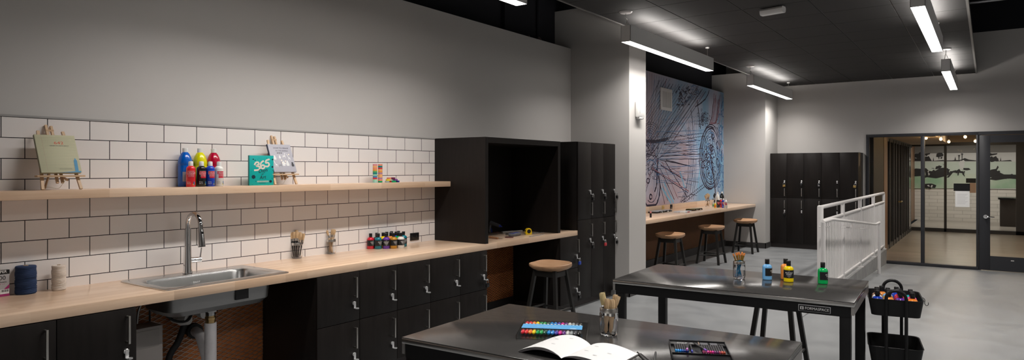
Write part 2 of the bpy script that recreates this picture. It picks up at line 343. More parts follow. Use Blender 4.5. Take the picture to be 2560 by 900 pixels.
# second glass front
Y3 = 23.35
def gx(px): return P(px, 423, Y=Y3).x
w3 = struct(MB().build('window_2'), 'second glass front at the far side of the corridor', 'window')
f = MB(); zt3 = P(2400, 364, Y=Y3).z
f.box((-2.2, Y3, ZF), (2.9, Y3+.1, ZF+.10), frame_m); f.box((-2.2, Y3, zt3), (2.9, Y3+.1, zt3+.1), frame_m)
for a, b in ((-2.2, gx(2277)), (gx(2360), gx(2366.5)), (gx(2540), 1.1), (2.8, 2.9)): f.box((a, Y3, ZF), (b, Y3+.1, zt3), frame_m)
struct(f.build('window_frame', w3, smooth=False))
struct(B((-1.95, Y3+.04, ZF+.1), (2.8, Y3+.046, zt3), panem).build('window_pane', w3, smooth=False))
struct(B((-2.2, Y3, zt3+.1), (3.05, Y3+.1, 2.72), tanp).build('wall_back', smooth=False), 'tan bulkhead above the second glass front', 'wall')
# dog park room beyond
Y4 = 28.5
wb = mat('white glazed brick', (.6,.57,.53), .35); N, L, b = nodes(wb)
tc = N.new('ShaderNodeTexCoord'); sx = N.new('ShaderNodeSeparateXYZ'); cx = N.new('ShaderNodeCombineXYZ'); L.new(tc.outputs['Object'], sx.inputs[0]); L.new(sx.outputs[0], cx.inputs[0]); L.new(sx.outputs[2], cx.inputs[1])
br = N.new('ShaderNodeTexBrick'); br.inputs['Scale'].default_value = 1; br.inputs['Brick Width'].default_value = .5; br.inputs['Row Height'].default_value = .13; br.inputs['Mortar Size'].default_value = .006
br.inputs['Color1'].default_value = (.62,.59,.55,1); br.inputs['Color2'].default_value = (.56,.53,.49,1); br.inputs['Mortar'].default_value = (.35,.33,.3,1); L.new(cx.outputs[0], br.inputs[0]); L.new(br.outputs[0], b.inputs['Base Color'])
struct(B((-3, Y4, ZF), (3.2, Y4+.2, 2.72), wb).build('wall_back', smooth=False), 'white brick wall at the far end', 'wall')
def Q(px, py, y=Y4-.03): return P(px, py, Y=y)
ink = mat('mural black ink', (.012,.01,.01), .6); mgrey = mat('mural pale sky', (.50,.49,.48), .6); mgreen = noise_tint(mat('mural green field', (.25,.4,.27), .6), (.22,.36,.23), (.42,.46,.38), nscale=1.2); mpale = mat('mural pale grass', (.42,.47,.41), .6)
f = MB()
xa = Q(2268, 400).x; xb = Q(2548, 400).x
def zz(py): return Q(2360, py).z
f.box((xa, Y4-.03, zz(471)), (xb, Y4-.005, zz(383)), mgrey); f.box((xa-1, Y4-.03, zz(382.9)), (xb+1, Y4-.005, 2.7), mat('dim grey band', (.16,.15,.14), .6))
def poly(pts, m, y): f.quad([Q(a, b, y) for a, b in pts], m)
random.seed(4)
def blob(pts, m=ink, y=Y4-.036): poly(pts, m, y)
poly([(2268,404),(2548,404),(2548,440),(2268,446)], mpale, Y4-.033)
poly([(2268,440),(2320,436),(2380,434),(2548,436),(2548,471),(2268,471)], mgreen, Y4-.034)
for off in (0, 168):
    for pts in ([(2278,400),(2290,396),(2305,398),(2322,390),(2325,395),(2330,403),(2278,403)], [(2283,391),(2288,384),(2296,384),(2300,380),(2312,384),(2326,383),(2324,386),(2305,390),(2296,393),(2288,393)],
        [(2340,392),(2343,388),(2347,386),(2350,382),(2355,382),(2359,387),(2357,391),(2349,392),(2348,398),(2346.5,398),(2346,393)], [(2326,403),(2332,402),(2333.5,393),(2335,402),(2345,401),(2358,400),(2362,403)]):
        if off and pts[0][0] > 2330: continue
        blob([(a+off, b) for a, b in pts])
for pts in ([(2366,401),(2380,401),(2386,400),(2388,391),(2390,400),(2400,400),(2412,395),(2422,399),(2440,401),(2440,403),(2366,403)], [(2396.5,400),(2396,390),(2394,389),(2398,387),(2401,389),(2399,390.5),(2398.5,400)],
    [(2404,398),(2404,386),(2401,386),(2405,383),(2409,385.5),(2406.5,386.5),(2406,398)],
    [(2278,424),(2290,421),(2302,422),(2304,440),(2290,441),(2278,441),(2284,437),(2279,434),(2288,430),(2278,429)],
    [(2311,420),(2316,421),(2322,427),(2330,428),(2334,424),(2338,427),(2345,423),(2352,420),(2362,419),(2370,421),(2374,432),(2382,427),(2392,426),(2398,422),(2402,428),(2408,428),(2412,440),(2411,442),(2405,433),(2398,432),(2396,439),(2394,439),(2393,431),(2383,431),(2372,444),(2366,444),(2372,437),(2366,440),(2340,446),(2318,443),(2311,445),(2314,436)],
    [(2340,416),(2345,415),(2354,418),(2350,421),(2342,423),(2338,423)], [(2328,420),(2334,420),(2337,422),(2330,421)], [(2356,409),(2361,413),(2358,412)], [(2408,420),(2422,420),(2427,424),(2418,426),(2409,425)],
    [(2311,460),(2320,459),(2330,459),(2341,463),(2338,470),(2311,470)],
    [(2448,412),(2456,411),(2454,417),(2462,418),(2466,423),(2458,425),(2462,429),(2455,432),(2448,431)], [(2458,440),(2474,436),(2472,428),(2478,424),(2490,422),(2494,414),(2497,418),(2492,426),(2497,430),(2510,436),(2545,437),(2544,448),(2520,446),(2490,451),(2468,448),(2480,444)]): blob(pts)
for pts in ([(2400,404),(2396,409),(2400,417),(2399,421),(2406,425),(2410,416),(2412,409),(2408,403)], [(2318,465),(2321,461),(2324,464),(2320,467)], [(2326,468),(2329,462),(2332,463),(2330,469)], [(2320,432),(2324,430),(2325,436),(2321,440)], [(2340,436),(2345,433),(2346,440),(2343,441)]): blob(pts, mgrey, Y4-.039)
random.seed(21); ly = [0]
def clump(cx_, cy_, rx, ry, n, r0, m=ink):
    for i in range(n):
        a_ = random.uniform(0, 2*PI); q_ = random.uniform(0, 1)**.5; x_, y_ = cx_+rx*q_*math.cos(a_), cy_+ry*q_*math.sin(a_); r_ = r0*random.uniform(.5, 1.2); ly[0] += 1
        poly([(x_+r_*math.cos(k*PI/5)*random.uniform(.8,1.3), y_+r_*.8*math.sin(k*PI/5)) for k in range(10)], m, Y4-.040-.00002*ly[0])
for a_ in ((2291,390,10,4,16,2.6),(2308,386,14,3,16,2.2),(2305,397,20,5,26,3),(2350,387,8,4,18,2.6),(2352,394,4,2,6,1.6),(2460,390,14,5,22,3),(2475,398,22,5,22,3),(2285,432,8,8,10,3),(2330,436,16,6,30,3.2),(2352,432,14,9,34,3.4),(2346,417,8,3,10,2.2),(2372,430,6,8,16,2.6),(2392,429,12,3,22,2),(2408,432,3,8,8,1.6),(2325,465,12,5,14,2.4),(2455,418,7,6,14,2.4),(2462,446,6,3,8,2),(2520,441,26,5,24,3.2),(2492,432,8,7,18,2.8)): clump(*a_)
for a_ in ((2406,408,6,7,16,2.4),(2404,418,4,6,8,2),(2322,432,3,4,4,1.5),(2322,464,3,3,4,1.6),(2330,466,2,2,3,1.2)): clump(*a_, mgrey)
tag(f.build('wall_mural', smooth=False), 'black, white and green mural of dogs in a field', 'mural')
f = MB(); a = P(2499, 500, Y=Y4-.9); 
dk = thing('reception_desk', 'dark desk seen through the glass door', 'desk', (P(2500, 480, Y=26.6).x, 26.6, ZF))
B((0, 0, 0), (2.0, .8, .86), mat('desk body', (.06,.05,.045), .5), .01).build('desk_body', dk); B((-.05, -.06, .862), (2.05, .86, .92), black_p, .01).build('desk_top', dk)
# signs on the glass
def card(name, px0, py0, px1, py1, y, m, label, cat, t=.004):
    a = P(px0, py1, Y=y); b = P(px1, py0, Y=y); o = B((a.x, y-t, a.z), (b.x, y, b.z), m); return o
o = card('s', 2384, 459, 2425, 477, YB+.0245, black_p, '', ''); tag(o.build('notice_plate'), 'blank black plate on the nearer glass pane', 'sign')
paper = mat('white paper', (.8,.8,.79), .7)
o = card('s', 2388, 477.6, 2424, 517, YB+.0245, paper, '', '', .001)
for k in range(9): o.box((P(2393, 0, Y=YB).x, YB+.0228, P(2400, 485+3*k, Y=YB).z), (P(2419-(k % 3)*3, 0, Y=YB).x, YB+.0234, P(2400, 485.7+3*k, Y=YB).z), mat('faint grey print', (.55,.55,.55), .6))
tag(o.build('notice_sheet'), 'white printed sheet taped below the black plate', 'notice')
o = card('s', 2415, 446, 2440, 457, Y3-.003, black_p, '', ''); tag(o.build('notice_plate'), 'small black plate on the second glass front', 'sign')
o = card('s', 2424, 457.5, 2440, 482, Y3-.003, mat('pinkish paper', (.45,.33,.27), .7), '', ''); tag(o.build('notice_sheet'), 'pinkish sheet below the small black plate', 'notice')
# track lights of the corridor
for yy, nm in ((18.0, 'nearer'), (18.8, 'farther')):
    tag(MB().box((-.94, yy-.02, 2.68), (1.9, yy+.02, 2.7195), black_p).build('light_track'), nm+' black lighting track under the corridor ceiling', 'light track')
bulb = mat('warm bulb', (1,.6,.25), .5, emit=60, ecol=(1,.62,.28))
for i, (px, py, yy, nm) in enumerate([(2315,344.5,18.0,'brightest track spotlight beside the first mullion'),(2352,347,18.0,'second track spotlight from the left'),(2372,353.5,18.8,'lowest track spotlight in the middle of the pane'),(2413,341.5,18.0,'track spotlight close under the frame head'),(2438.5,352,18.8,'rightmost track spotlight next to the door jamb')]):
    p = P(px, py, Y=yy); t = thing('track_spotlight', nm, 'spotlight', p, 0, 'warm spotlights on the corridor track')
    f = MB(); f.lathe([(.0,.05),(.025,.05),(.03,.03),(.03,.02)], nickel); f.cyl((0,0,.04), (0,0,2.679-p.z), .008, black_p); f.build('lamp_shade', t)
    MB().lathe([(0,-.04),(.015,-.037),(.027,-.022),(.03,-.005),(.025,.01),(.0,.019)], bulb).build('bulb', t)
for xx, yy, e in ((-.6, 17.0, 60), (.9, 17.5, 60), (-.2, 21.0, 70)):
    ld = bpy.data.lights.new('corridor_light', 'AREA'); ld.energy = e*.55; ld.size = .6; ld.color = (1,.78,.55); lo = bpy.data.objects.new('corridor_light', ld); C.objects.link(lo); lo.location = (xx, yy, 2.6)
for xx, yy, e in ((-.9, 26.5, 120), (1.2, 26.5, 90)):
    ld = bpy.data.lights.new('far_room_light', 'AREA'); ld.energy = e*.5; ld.size = 1.0; ld.color = (1,.93,.85); lo = bpy.data.objects.new('far_room_light', ld); C.objects.link(lo); lo.location = (xx, yy, 2.68)
p = P(2223, 345, Y=16.5); f = MB(); f.cyl((p.x,16.5,2.325), (p.x,16.5,2.33), .12, lamp_u, n=20); f.lathe([(.12,2.318),(.14,2.318),(.14,2.33),(.12,2.33)], white_m, T(p.x,16.5,0)); tag(f.build('recessed_downlight'), 'round white downlight in the corridor soffit', 'downlight')

# ---------------------------------------------------------------- cabinets (local x = width, y = depth away from the viewer, z = up)
hasp_m = mat('satin chrome hasp', (.85,.85,.86), .28, .85)
def door(par, x0, x1, z0, z1, hz=None, hasp=None, hxo=.053):
    d = MB(); g = .0022
    d.box((x0+g, -.02, z0+g), (x1-g, 0, z1-g), dark, .0012); dd = d.build('door', par)
    if hz:
        x = x1-hxo; h = MB()
        h.box((x-.0055, -.055, hz[0]), (x+.0055, -.044, hz[1]), nickel, .001)
        for z in (hz[0]+.006, hz[1]-.006): h.box((x-.005, -.046, z-.005), (x+.005, -.0195, z+.005), nickel, .0008)
        h.build('handle', dd)
    if hasp:
        x = x1-hxo; z = hasp; q = MB()
        q.lathe([(.0145,0),(.0145,.008),(.011,.011),(0,.011)], hasp_m, T(x-.004, -.0195, z)@Matrix.Rotation(PI/2, 4, 'X'), 16)
        q.box((x-.014, -.034, z-.034), (x+.006, -.030, z+.012), hasp_m, .002)
        q.box((x-.014, -.052, z-.038), (x+.010, -.030, z-.034), hasp_m, .001)
        q.lathe([(.008,-.0035),(.0135,-.0035),(.0135,.0035),(.008,.0035),(.008,-.0035)], hasp_m, T(x+.004, -.050, z-.036)@Matrix.Rotation(0, 4, 'X'), 14)
        q.build('hasp', dd)
    return dd
def carcass(par, w, d, z0, z1, kick=.09, kicks=.04, kl=0):
    b = MB(); b.box((0, .001, z0), (w, d, z1), dark, .001); b.build('body', par)
    k = MB(); k.box((.001, kicks, 0), (w-.001, d-.01, z0-.0005), mat('dark plinth', (.035,.028,.027), .45)); k.build('plinth', par)
R90 = PI/2
XF = -3.872
HU = (.645,.797); HL = (.267,.421)
# base run left of sink, base run right of sink, short lockers, tall lockers
cA = thing('base_cabinet', 'black base cabinet under the worktop left of the sink', 'cabinet', (XF, 1.023, 0), R90)
carcass(cA, .784, .62, .08, .836)
for k in range(2): door(cA, .392*k, .392*(k+1), .47, .835, HU, .601 if k else None); door(cA, .392*k, .392*(k+1), .08, .47, HL, .22)
cA0 = thing('base_cabinet', 'black base cabinet at the left end of the worktop', 'cabinet', (XF, .235, 0), R90)
carcass(cA0, .784, .62, .08, .836)
for k in range(2): door(cA0, .392*k, .392*(k+1), .47, .835, HU, .601); door(cA0, .392*k, .392*(k+1), .08, .47, HL, .22)
cB = thing('base_cabinet', 'long black base cabinet of ten doors right of the sink', 'cabinet', (XF, 3.03, 0), R90)
carcass(cB, 1.962, .62, .08, .836)
for k in range(5): door(cB, .3924*k, .3924*(k+1), .47, .835, HU, .601); door(cB, .3924*k, .3924*(k+1), .08, .47, HL, .22 if k < 2 else None)
cC = thing('base_cabinet', 'narrow black two door cabinet behind the wooden stool', 'cabinet', (XF, 6.316, 0), R90)
carcass(cC, .388, .62, .08, .836); door(cC, 0, .388, .47, .835, HU, .61, .03); door(cC, 0, .388, .08, .47, HL, .225, .03)
cD = thing('tall_locker', 'tall black three column locker by the grey column', 'locker', (XF, 6.708, 0), R90)
carcass(cD, .94, .62, .08, 1.92)
for k in range(3): door(cD, .3133*k, .3133*(k+1), 1.01, 1.919, (1.055,1.205), 1.338, .027); door(cD, .3133*k, .3133*(k+1), .08, 1.01, (.805,.955), .768, .027)
cE = thing('tall_locker', 'tall black five column locker against the far wall', 'locker', (-3.657, 14.29, 0), 0)
carcass(cE, 1.626, .58, .1, 1.925)
HE = []
for k in range(5):
    a, b = .3252*k, .3252*(k+1); door(cE, a, b, 1.016, 1.924, (1.055,1.217), 1.36, .04); door(cE, a, b, .1, 1.016, (.807,.97), .76, .04)
def padlock(p, rot, label, m, sc=1, group=None, tilt=0):
    t = thing('padlock', label, 'padlock', p, rot, group); t.scale = (sc, sc, sc)
    M = Matrix.Rotation(tilt, 4, 'Y')
    f = MB(); f.box((-.021,-.009,-.072), (.021,.009,-.034), m, .003, M)
    if m is black_p or m is brass: pass
    f.build('lock_body', t)
    MB().tube([(-.013,0,-.034), (-.013,0,-.012), (-.009,0,0), (0,0,.005), (.009,0,0), (.013,0,-.012), (.013,0,-.034)], .0034, chrome, M=M, sub=3).build('shackle', t)
blue_m = mat('blue lock', (.02,.06,.4), .3); red_m = mat('red lock', (.6,.05,.06), .3); silver_m = mat('silver lock', (.5,.5,.5), .25, 1)
def LX(y): return (XF+.0535, y, 0)
for y, z, m, lb in [(3.03+1.962-.049, .566, black_p, 'black padlock on the last upper door of the long base cabinet'),
    (6.704-.026, .575, blue_m, 'blue padlock on the narrow cabinet behind the stool'), (6.704-.026, .190, black_p, 'black padlock on the lower door behind the stool'),
    (7.021-.023, 1.303, black_p, 'black padlock on the first upper door of the near locker'), (7.335-.023, 1.303, black_p, 'black padlock on the middle upper door of the near locker'), (7.648-.023, 1.303, black_p, 'black padlock on the last upper door of the near locker'),
    (7.021-.023, .733, black_p, 'black padlock on the first lower door of the near locker'), (7.335-.023, .733, red_m, 'red padlock on the middle lower door of the near locker'), (7.648-.023, .733, black_p, 'black padlock on the last lower door of the near locker')]:
    padlock((XF+.051, y+.014, z), R90, lb, m, 1, 'padlocks on the lockers')
for k, z, m, lb in [(0,1.325,brass,'brass padlock on the leftmost upper door of the far locker'),(1,1.325,black_p,'black padlock on the second upper door of the far locker'),(2,1.325,silver_m,'silver padlock on the third upper door of the far locker'),(4,1.325,brass,'brass padlock hanging askew on the rightmost upper door of the far locker'),(0,.724,black_p,'small black padlock on the leftmost lower door of the far locker')]:
    padlock((-3.657+.3252*(k+1)-.040-.006, 14.29-.051, z), 0, lb, m, 1.15 if m is brass else .9, 'padlocks on the far locker', .2 if k == 4 else 0)

# ---------------------------------------------------------------- worktop, shelf, hutch
f = MB(); SX0, SX1, SY0, SY1 = -4.38, -3.905, 2.02, 2.775
z0, z1 = .837, CT
f.box((W+.001, YN+1, z0), (-3.857, SY0, z1), wood, .002); f.box((W+.001, SY1, z0), (-3.857, 6.707, z1), wood, .002)
f.box((W+.001, SY0-.002, z0), (SX0, SY1+.002, z1), wood, .002); f.box((SX1, SY0-.002, z0), (-3.857, SY1+.002, z1), wood, .002)
tag(f.build('worktop'), 'long butcher block worktop along the tiled wall', 'worktop')
sh = B((W+.009, YN+1, 1.431), (-4.285, 4.968, 1.4816), wood, .002); tag(sh.build('floating_shelf'), 'long floating wood shelf on the tiled wall', 'shelf')
f = MB(); xf = -3.861; y0 = 4.974; y1 = P(1401, 400, X=xf).y; zh = 1.906; t_ = .055
f.box((W+.001, y0, CT+.001), (xf, y0+.048, zh), dark, .001); f.box((W+.001, y1-.05, CT+.001), (xf, y1, zh), dark, .001); f.box((W+.001, y0+.048, zh-.055), (xf, y1-.05, zh), dark, .001); f.box((W+.001, y0+.048, CT+.001), (W+.02, y1-.05, zh-.055), dark)
tag(f.build('open_hutch', smooth=False), 'big open black box unit standing on the worktop', 'cabinet')
# ---------------------------------------------------------------- expanded metal panels
rust = noise_tint(mat('rust stained board', (.3,.11,.03), .5), (.34,.10,.022), (.46,.15,.036), nscale=5)
rust2 = noise_tint(mat('brown stained board', (.3,.13,.06), .5), (.27,.12,.055), (.33,.15,.07), nscale=3)
wire = mat('galvanised expanded metal', (.5,.47,.43), .35, .8); wire2 = mat('dull expanded metal', (.22,.12,.07), .45, .5)
def mesh_panel(y0, y1, z0, z1, label, rm, wm, lw=.072, sw=.031, t=.0022):
    p = thing('mesh_panel', label, 'panel', (W, y0, z0)); w, h = y1-y0, z1-z0
    B((.001, 0, 0), (.014, w, h), rm).build('backing_board', p, smooth=False)
    f = MB(); s = sw/lw
    for sg in (1, -1):
        k = -h/s if sg > 0 else 0
        c = -math.ceil(h/s/lw)*lw if sg > 0 else 0
        while c < w+(0 if sg > 0 else h/s):
            ys_, zs_ = (max(c, 0), None), None
            # line: z = sg*s*(y-c); clip to 0<=z<=h, 0<=y<=w
            ya, yb = (c, c+h/s) if sg > 0 else (c-h/s, c)
            ya, yb = max(ya, 0), min(yb, w)
            if yb-ya > .004:
                a = Vector((.02, ya, sg*s*(ya-c))); b = Vector((.02, yb, sg*s*(yb-c))); d = (b-a).normalized(); n = Vector((0, -d.z, d.y))*t/2; q = Vector((.0025, 0, 0))
                f.add([a-n-q, a+n-q, a+n+q, a-n+q, b-n-q, b+n-q, b+n+q, b-n+q], [(0,1,2,3),(4,7,6,5),(0,4,5,1),(1,5,6,2),(2,6,7,3),(3,7,4,0)], wm)
            c += lw
    f.build('expanded_metal', p, smooth=False)
mesh_panel(1.812, 3.028, .02, .83, 'rust coloured panel with diamond metal mesh behind the sink pipes', rust, wire)
mesh_panel(4.996, 6.312, .13, .83, 'rust coloured mesh panel in the knee space by the stool', rust, wire2, .055, .027, .003)
mesh_panel(YK1b+.002, Y2-.014, .13, .80, 'brown mesh panel under the bar counter', rust2, wire2, .055, .027, .004)

# ---------------------------------------------------------------- sink, tap and plumbing
sk = thing('sink', 'stainless steel drop in sink set in the worktop', 'sink', (-4.15, 2.40, CT))
f = MB(); X0, X1, Y0, Y1 = -.283, .278, -.425, .422
bi = (-.165, -.36, .205, .345)   # basin x0,y0,x1,y1
def ring(a, z, r): return rr(a[0], a[1], a[2], a[3], r, z)
def gr(a, d): return (a[0]-d, a[1]-d, a[2]+d, a[3]+d)
rings = [ring((X0,Y0,X1,Y1), .0008, .02), ring((X0,Y0,X1,Y1), .006, .02), ring((X0+.008,Y0+.008,X1-.008,Y1-.008), .010, .02), ring(gr(bi, .02), .008, .09), ring(gr(bi, .006), .004, .08), ring(bi, -.012, .08), ring(gr(bi, -.015), -.15, .08), ring(gr(bi, -.05), -.18, .06), ring((.0,-.04,.06,.04), -.185, .028)]
f.loft(rings, sinksteel, close=False); f.quad([Vector(v) for v in rings[-1]], sinksteel)
f.text('ELKAY', .017, mat('sink etching', (.8,.8,.8), .4), T(bi[0]+.018, .0, -.045)@Rz(R90)@Matrix.Rotation(-.11, 4, 'X'))
f.build('sink_bowl', sk)
f = MB(); o_ = [ring(gr(bi, .008), -.003, .085), ring(gr(bi, -.006), -.155, .08), ring(gr(bi, -.045), -.19, .06), ring((.0,-.04,.06,.04), -.195, .028)]
f.loft(o_, mat('undercoated sink steel', (.33,.33,.33), .4, .9), close=False); f.quad([Vector(v) for v in o_[-1]], sinksteel)
f.box((.195, .06, -.135), (.2145, .15, -.045), black_p); f.build('bowl_underside', sk)
MB().lathe([(.052,-.196),(.052,-.2),(.046,-.205),(.046,-.22),(.03,-.224),(.03,-.245)], silver_m, T(.02, 0, 0)).build('drain_flange', sk)
tp = thing('kitchen_tap', 'chrome pull down tap with arched spout behind the sink', 'tap', (-4.37, 2.378, CT+.0105))
f = MB(); f.lathe([(.031,0),(.031,.004),(.027,.03),(.0235,.16),(.021,.30),(.0175,.3)], chrome, n=24)
f.build('tap_body', tp)
dirv = Vector((1, .03, 0)).normalized()
pth = []
for a in range(0, 181, 15): pth.append(Vector((0,0,.322))+dirv*(.075-.075*math.cos(math.radians(a)))+Vector((0,0,.078*math.sin(math.radians(a)))))
pth = [Vector((0,0,.29))]+pth+[Vector((0,0,.30))+dirv*.152]
f = MB(); f.tube(pth, .0155, chrome, n=14); f.build('spout', tp)
e = pth[-1]; f = MB(); f.cyl(e, e+dirv*.014+Vector((0,0,-.11)), .0175, chrome, .0235, n=18)
for z in (-.02, -.045, -.06): f.cyl(e+dirv*.012+Vector((0,0,z)), e+dirv*.024+Vector((0,0,z)), .008, black_p, n=10)
f.cyl(e+dirv*.014+Vector((0,0,-.110)), e+dirv*.0145+Vector((0,0,-.114)), .022, black_p); f.build('spray_head', tp)
f = MB(); sd = Vector((.25,.97,0)).normalized()
f.cyl(Vector((0,0,.085))+sd*.02, Vector((0,0,.085))+sd*.085, .018, chrome, n=18); f.cyl(Vector((0,0,.085))+sd*.078, Vector((0,0,.165))+sd*.088+Vector((0,0,.0)), .0055, chrome, .0045); f.build('lever', tp)
# plumbing under the sink
pvc = noise_tint(mat('white pipe wrap', (.7,.68,.7), .6), (.66,.64,.66), (.74,.72,.74), nscale=20, bump=.3, dist=.003); copper = mat('brass fitting', (.6,.42,.2), .3, 1)
dx, dy = -4.13, 2.40
dp = thing('drain_pipe', 'white wrapped waste pipe hanging under the sink', 'pipe', (dx, dy, .10))
MB().cyl((0,0,0), (0,0,.50), .037, pvc, n=20).build('pipe_wrap', dp)
MB().lathe([(.03,.5005),(.03,.52),(.034,.522),(.034,.537),(.03,.539),(.03,.547)], copper).build('slip_nut', dp)
MB().tube([(-.03,-.0,.24), (-.10,.01,.33), (-.18,.03,.385), (-.29,.06,.39)], .033, pvc, n=14, sub=4).build('trap_arm', dp)
MB().tube([(-.29,.06,.39), (-.330,.068,.39)], .052, rubber, n=16).build('wall_collar', dp)
wh = thing('water_heater', 'grey tankless water heater box under the sink', 'water heater', (-4.484, 1.905, .138))
hb = mat('heater grey', (.42,.39,.37), .45)
f = MB(); f.box((.006,0,0), (.15,.29,.46), hb, .004); f.box((.1505,.025,.33), (.152,.265,.44), mat('heater cover', (.38,.35,.33), .45), .001); f.build('heater_case', wh)
f = MB(); M = T(.1512, .15, .215)@Rz(R90); f.lathe([(.033,0),(.033,.002),(0,.0021)], white_p, T(.1512,.15,.215)@Matrix.Rotation(PI/2, 4, 'Y'), 20)
f.lathe([(.029,.0022),(.033,.0022),(.033,.0026),(.029,.0026)], mat('red ring', (.4,.03,.03), .5), T(.1512,.15,.215)@Matrix.Rotation(PI/2, 4, 'Y'), 20)
f.text('eemax', .018, txt_k, T(.155,.15,.215)@Rz(R90)@Matrix.Rotation(PI, 4, 'Y')); f.build('badge', wh)
MB().lathe([(.03,.4605),(.03,.50),(.024,.50)], rubber, T(.07,.06,0)).build('inlet_collar', wh)
def hose(name, pts, r, m, label): tag(MB().tube(pts, r, m, n=10, sub=5).build(name), label, 'hose', 'hoses under the sink')
hose('supply_hose', [(-4.414,1.975,.657), (-4.41,1.98,.73), (-4.40,2.01,.79), (-4.395,2.05,.825)], .02, rubber, 'thick black conduit rising from the heater to the worktop')
hose('supply_hose', [(-4.41,2.07,.616), (-4.41,2.08,.70), (-4.40,2.11,.77), (-4.397,2.15,.82)], .007, mat('braided hose', (.35,.35,.34), .35, .8), 'thin braided hose curving up from the heater')
hose('supply_hose', [(-4.41,2.15,.616), (-4.41,2.15,.70), (-4.405,2.16,.78)], .006, rubber, 'thin black hose at the right edge of the heater')
hose('supply_hose', [(-4.40,2.13,.82), (-4.38,2.19,.70), (-4.34,2.27,.61), (-4.31,2.345,.60), (-4.335,2.395,.66), (-4.345,2.40,.70)], .0085, rubber, 'black hose looping below the sink to the tap valve')
hose('waste_hose', [(-4.40,2.41,.83), (-4.395,2.40,.70), (-4.385,2.37,.58), (-4.40,2.33,.45), (-4.43,2.28,.33), (-4.43,2.26,.021)], .021, rubber, 'thick black hose running down to the floor')
v = thing('wall_valve', 'grey capped supply valve left of the waste pipe', 'valve', P(452, 801, X=-4.38), 0, 'supply valves under the sink')
f = MB(); f.cyl((-.08,0,-.0), (.0,0,0), .028, white_p); f.cyl((0,.0,0), (.06,.02,.01), .034, white_p, n=18); f.build('valve_body', v); MB().tube([(0,-.0,.02), (-.0,-.06,.10), (-.0,-.12,.19)], .017, mat('grey conduit', (.3,.3,.31), .4), n=10).build('valve_pipe', v)
v = thing('wall_valve', 'grey capped supply valve just behind the waste pipe', 'valve', P(503, 782, X=-4.39), 0, 'supply valves under the sink')
f = MB(); f.cyl((-.08,0,0), (0,0,0), .026, white_p); f.cyl((0,0,0), (.05,.0,.0), .034, white_p, n=18); f.build('valve_body', v)
v = thing('angle_stop', 'white threaded stop valve under the sink bowl', 'valve', (-4.345, 2.40, .70)); f = MB(); f.lathe([(.011,0),(.011,.03),(.018,.032),(.018,.05),(.012,.052),(.012,.085),(.009,.086),(.009,.1)], white_p); f.build('valve_body', v)
# ---------------------------------------------------------------- pendant lights
def pendant(x, y, label):
    t = thing('linear_pendant', label, 'pendant light', (x, y, 3.02), 0, 'linear pendant lights'); L_ = 2.76; w_ = .058
    f = MB(); f.box((-w_, 0, .004), (-w_+.004, L_, .186), lamp_body); f.box((w_-.004, 0, .004), (w_, L_, .186), lamp_body); f.box((-w_, 0, .004), (w_, .004, .186), lamp_body); f.box((-w_, L_-.004, .004), (w_, L_, .186), lamp_body); f.box((-w_+.004,.004,.09),(w_-.004,L_-.004,.094), lamp_body)
    f.build('housing', t, smooth=False)
    B((-w_+.004, .004, 0.004), (w_-.004, L_-.004, .008), lamp_e).build('diffuser', t, smooth=False)
    ld = bpy.data.lights.new('pendant_beam', 'AREA'); ld.shape = 'RECTANGLE'; ld.size = 2*w_-.02; ld.size_y = L_-.02; ld.energy = BEAM; ld.spread = math.radians(139); ld.color = (1,.955,.91)
    lo = bpy.data.objects.new('pendant_beam', ld); C.objects.link(lo); lo.parent = t; lo.location = (0, L_/2, .002)
    B((-w_+.01, .35, .180), (w_-.01, L_-.35, .183), lamp_u).build('uplight', t, smooth=False)
    h = ZC-3.02
    f = MB(); f.tube([(-.02,.05,.186), (-.006,.05,.26), (0,.0,.27), (.0,.0,h-.01)], .0035, nickel); f.tube([(.03,.03,.186), (.012,.02,.23), (0,.0,.27)], .0025, nickel); f.cyl((0,L_-.1,.186), (0,L_-.1,h-.01), .0025, nickel); f.build('cable', t)
    MB().lathe([(.0,h-.02),(.06,h-.016),(.075,h-.001),(0,h-.0009)], white_m, T(0,0,0), 20).build('canopy', t)
    MB().lathe([(.0,h-.02),(.026,h-.016),(.028,h-.001),(0,h-.0009)], white_m, T(0,L_-.1,0), 16).build('canopy', t)
pendant(-3.295, 6.80, 'long pendant light left of the mural, nearest whole one over the lockers')
pendant(-3.295, 11.58, 'pendant light hanging in front of the bar counter')
pendant(-.505, 6.82, 'big pendant light at the upper right')
pendant(-.505, 11.58, 'smaller pendant light at the right above the railing')
pendant(-3.295, 2.0, 'pendant light cut off by the top edge, above the long wall')
pendant(-.505, 2.04, 'pendant light above the near work table')
pendant(-.505, -2.75, 'pendant light behind the viewer')
pendant(2.3, 2.04, 'pendant light at the right behind the viewer'); pendant(2.3, 6.82, 'pendant light over the right side of the room')
# emergency fixture on the ceiling, air unit, grille
el = thing('emergency_light', 'white rectangular emergency unit on the dark ceiling tiles', 'emergency light', (-1.91, 7.55, ZC-.006), -.18)
f = MB(); f.prism([(-.035,-.0),(-.05,-.02),(-.045,-.05),(-.03,-.065),(.03,-.065),(.045,-.05),(.05,-.02),(.035,0)], -.125, .125, lamp_body, Matrix.Rotation(PI/2, 4, 'Y')@Matrix.Rotation(PI/2, 4, 'Z')); f.build('emergency_housing', el)
a = P(1586.5, 250, X=XK); b = P(1610, 297, X=XK)
au = thing('wall_dispenser', 'white rounded plastic unit on the lit column face', 'dispenser', (XK+.001, (a.y+b.y)/2, b.z))
hw = .095; hh = a.z-b.z; au.location.y = a.y+.10
f = MB(); f.box((0,-hw,0), (.055,hw,hh), white_p, .02); f.box((.0,-hw+.03,-.02), (.05,hw-.05,.015), white_p, .01); f.build('dispenser_body', au)
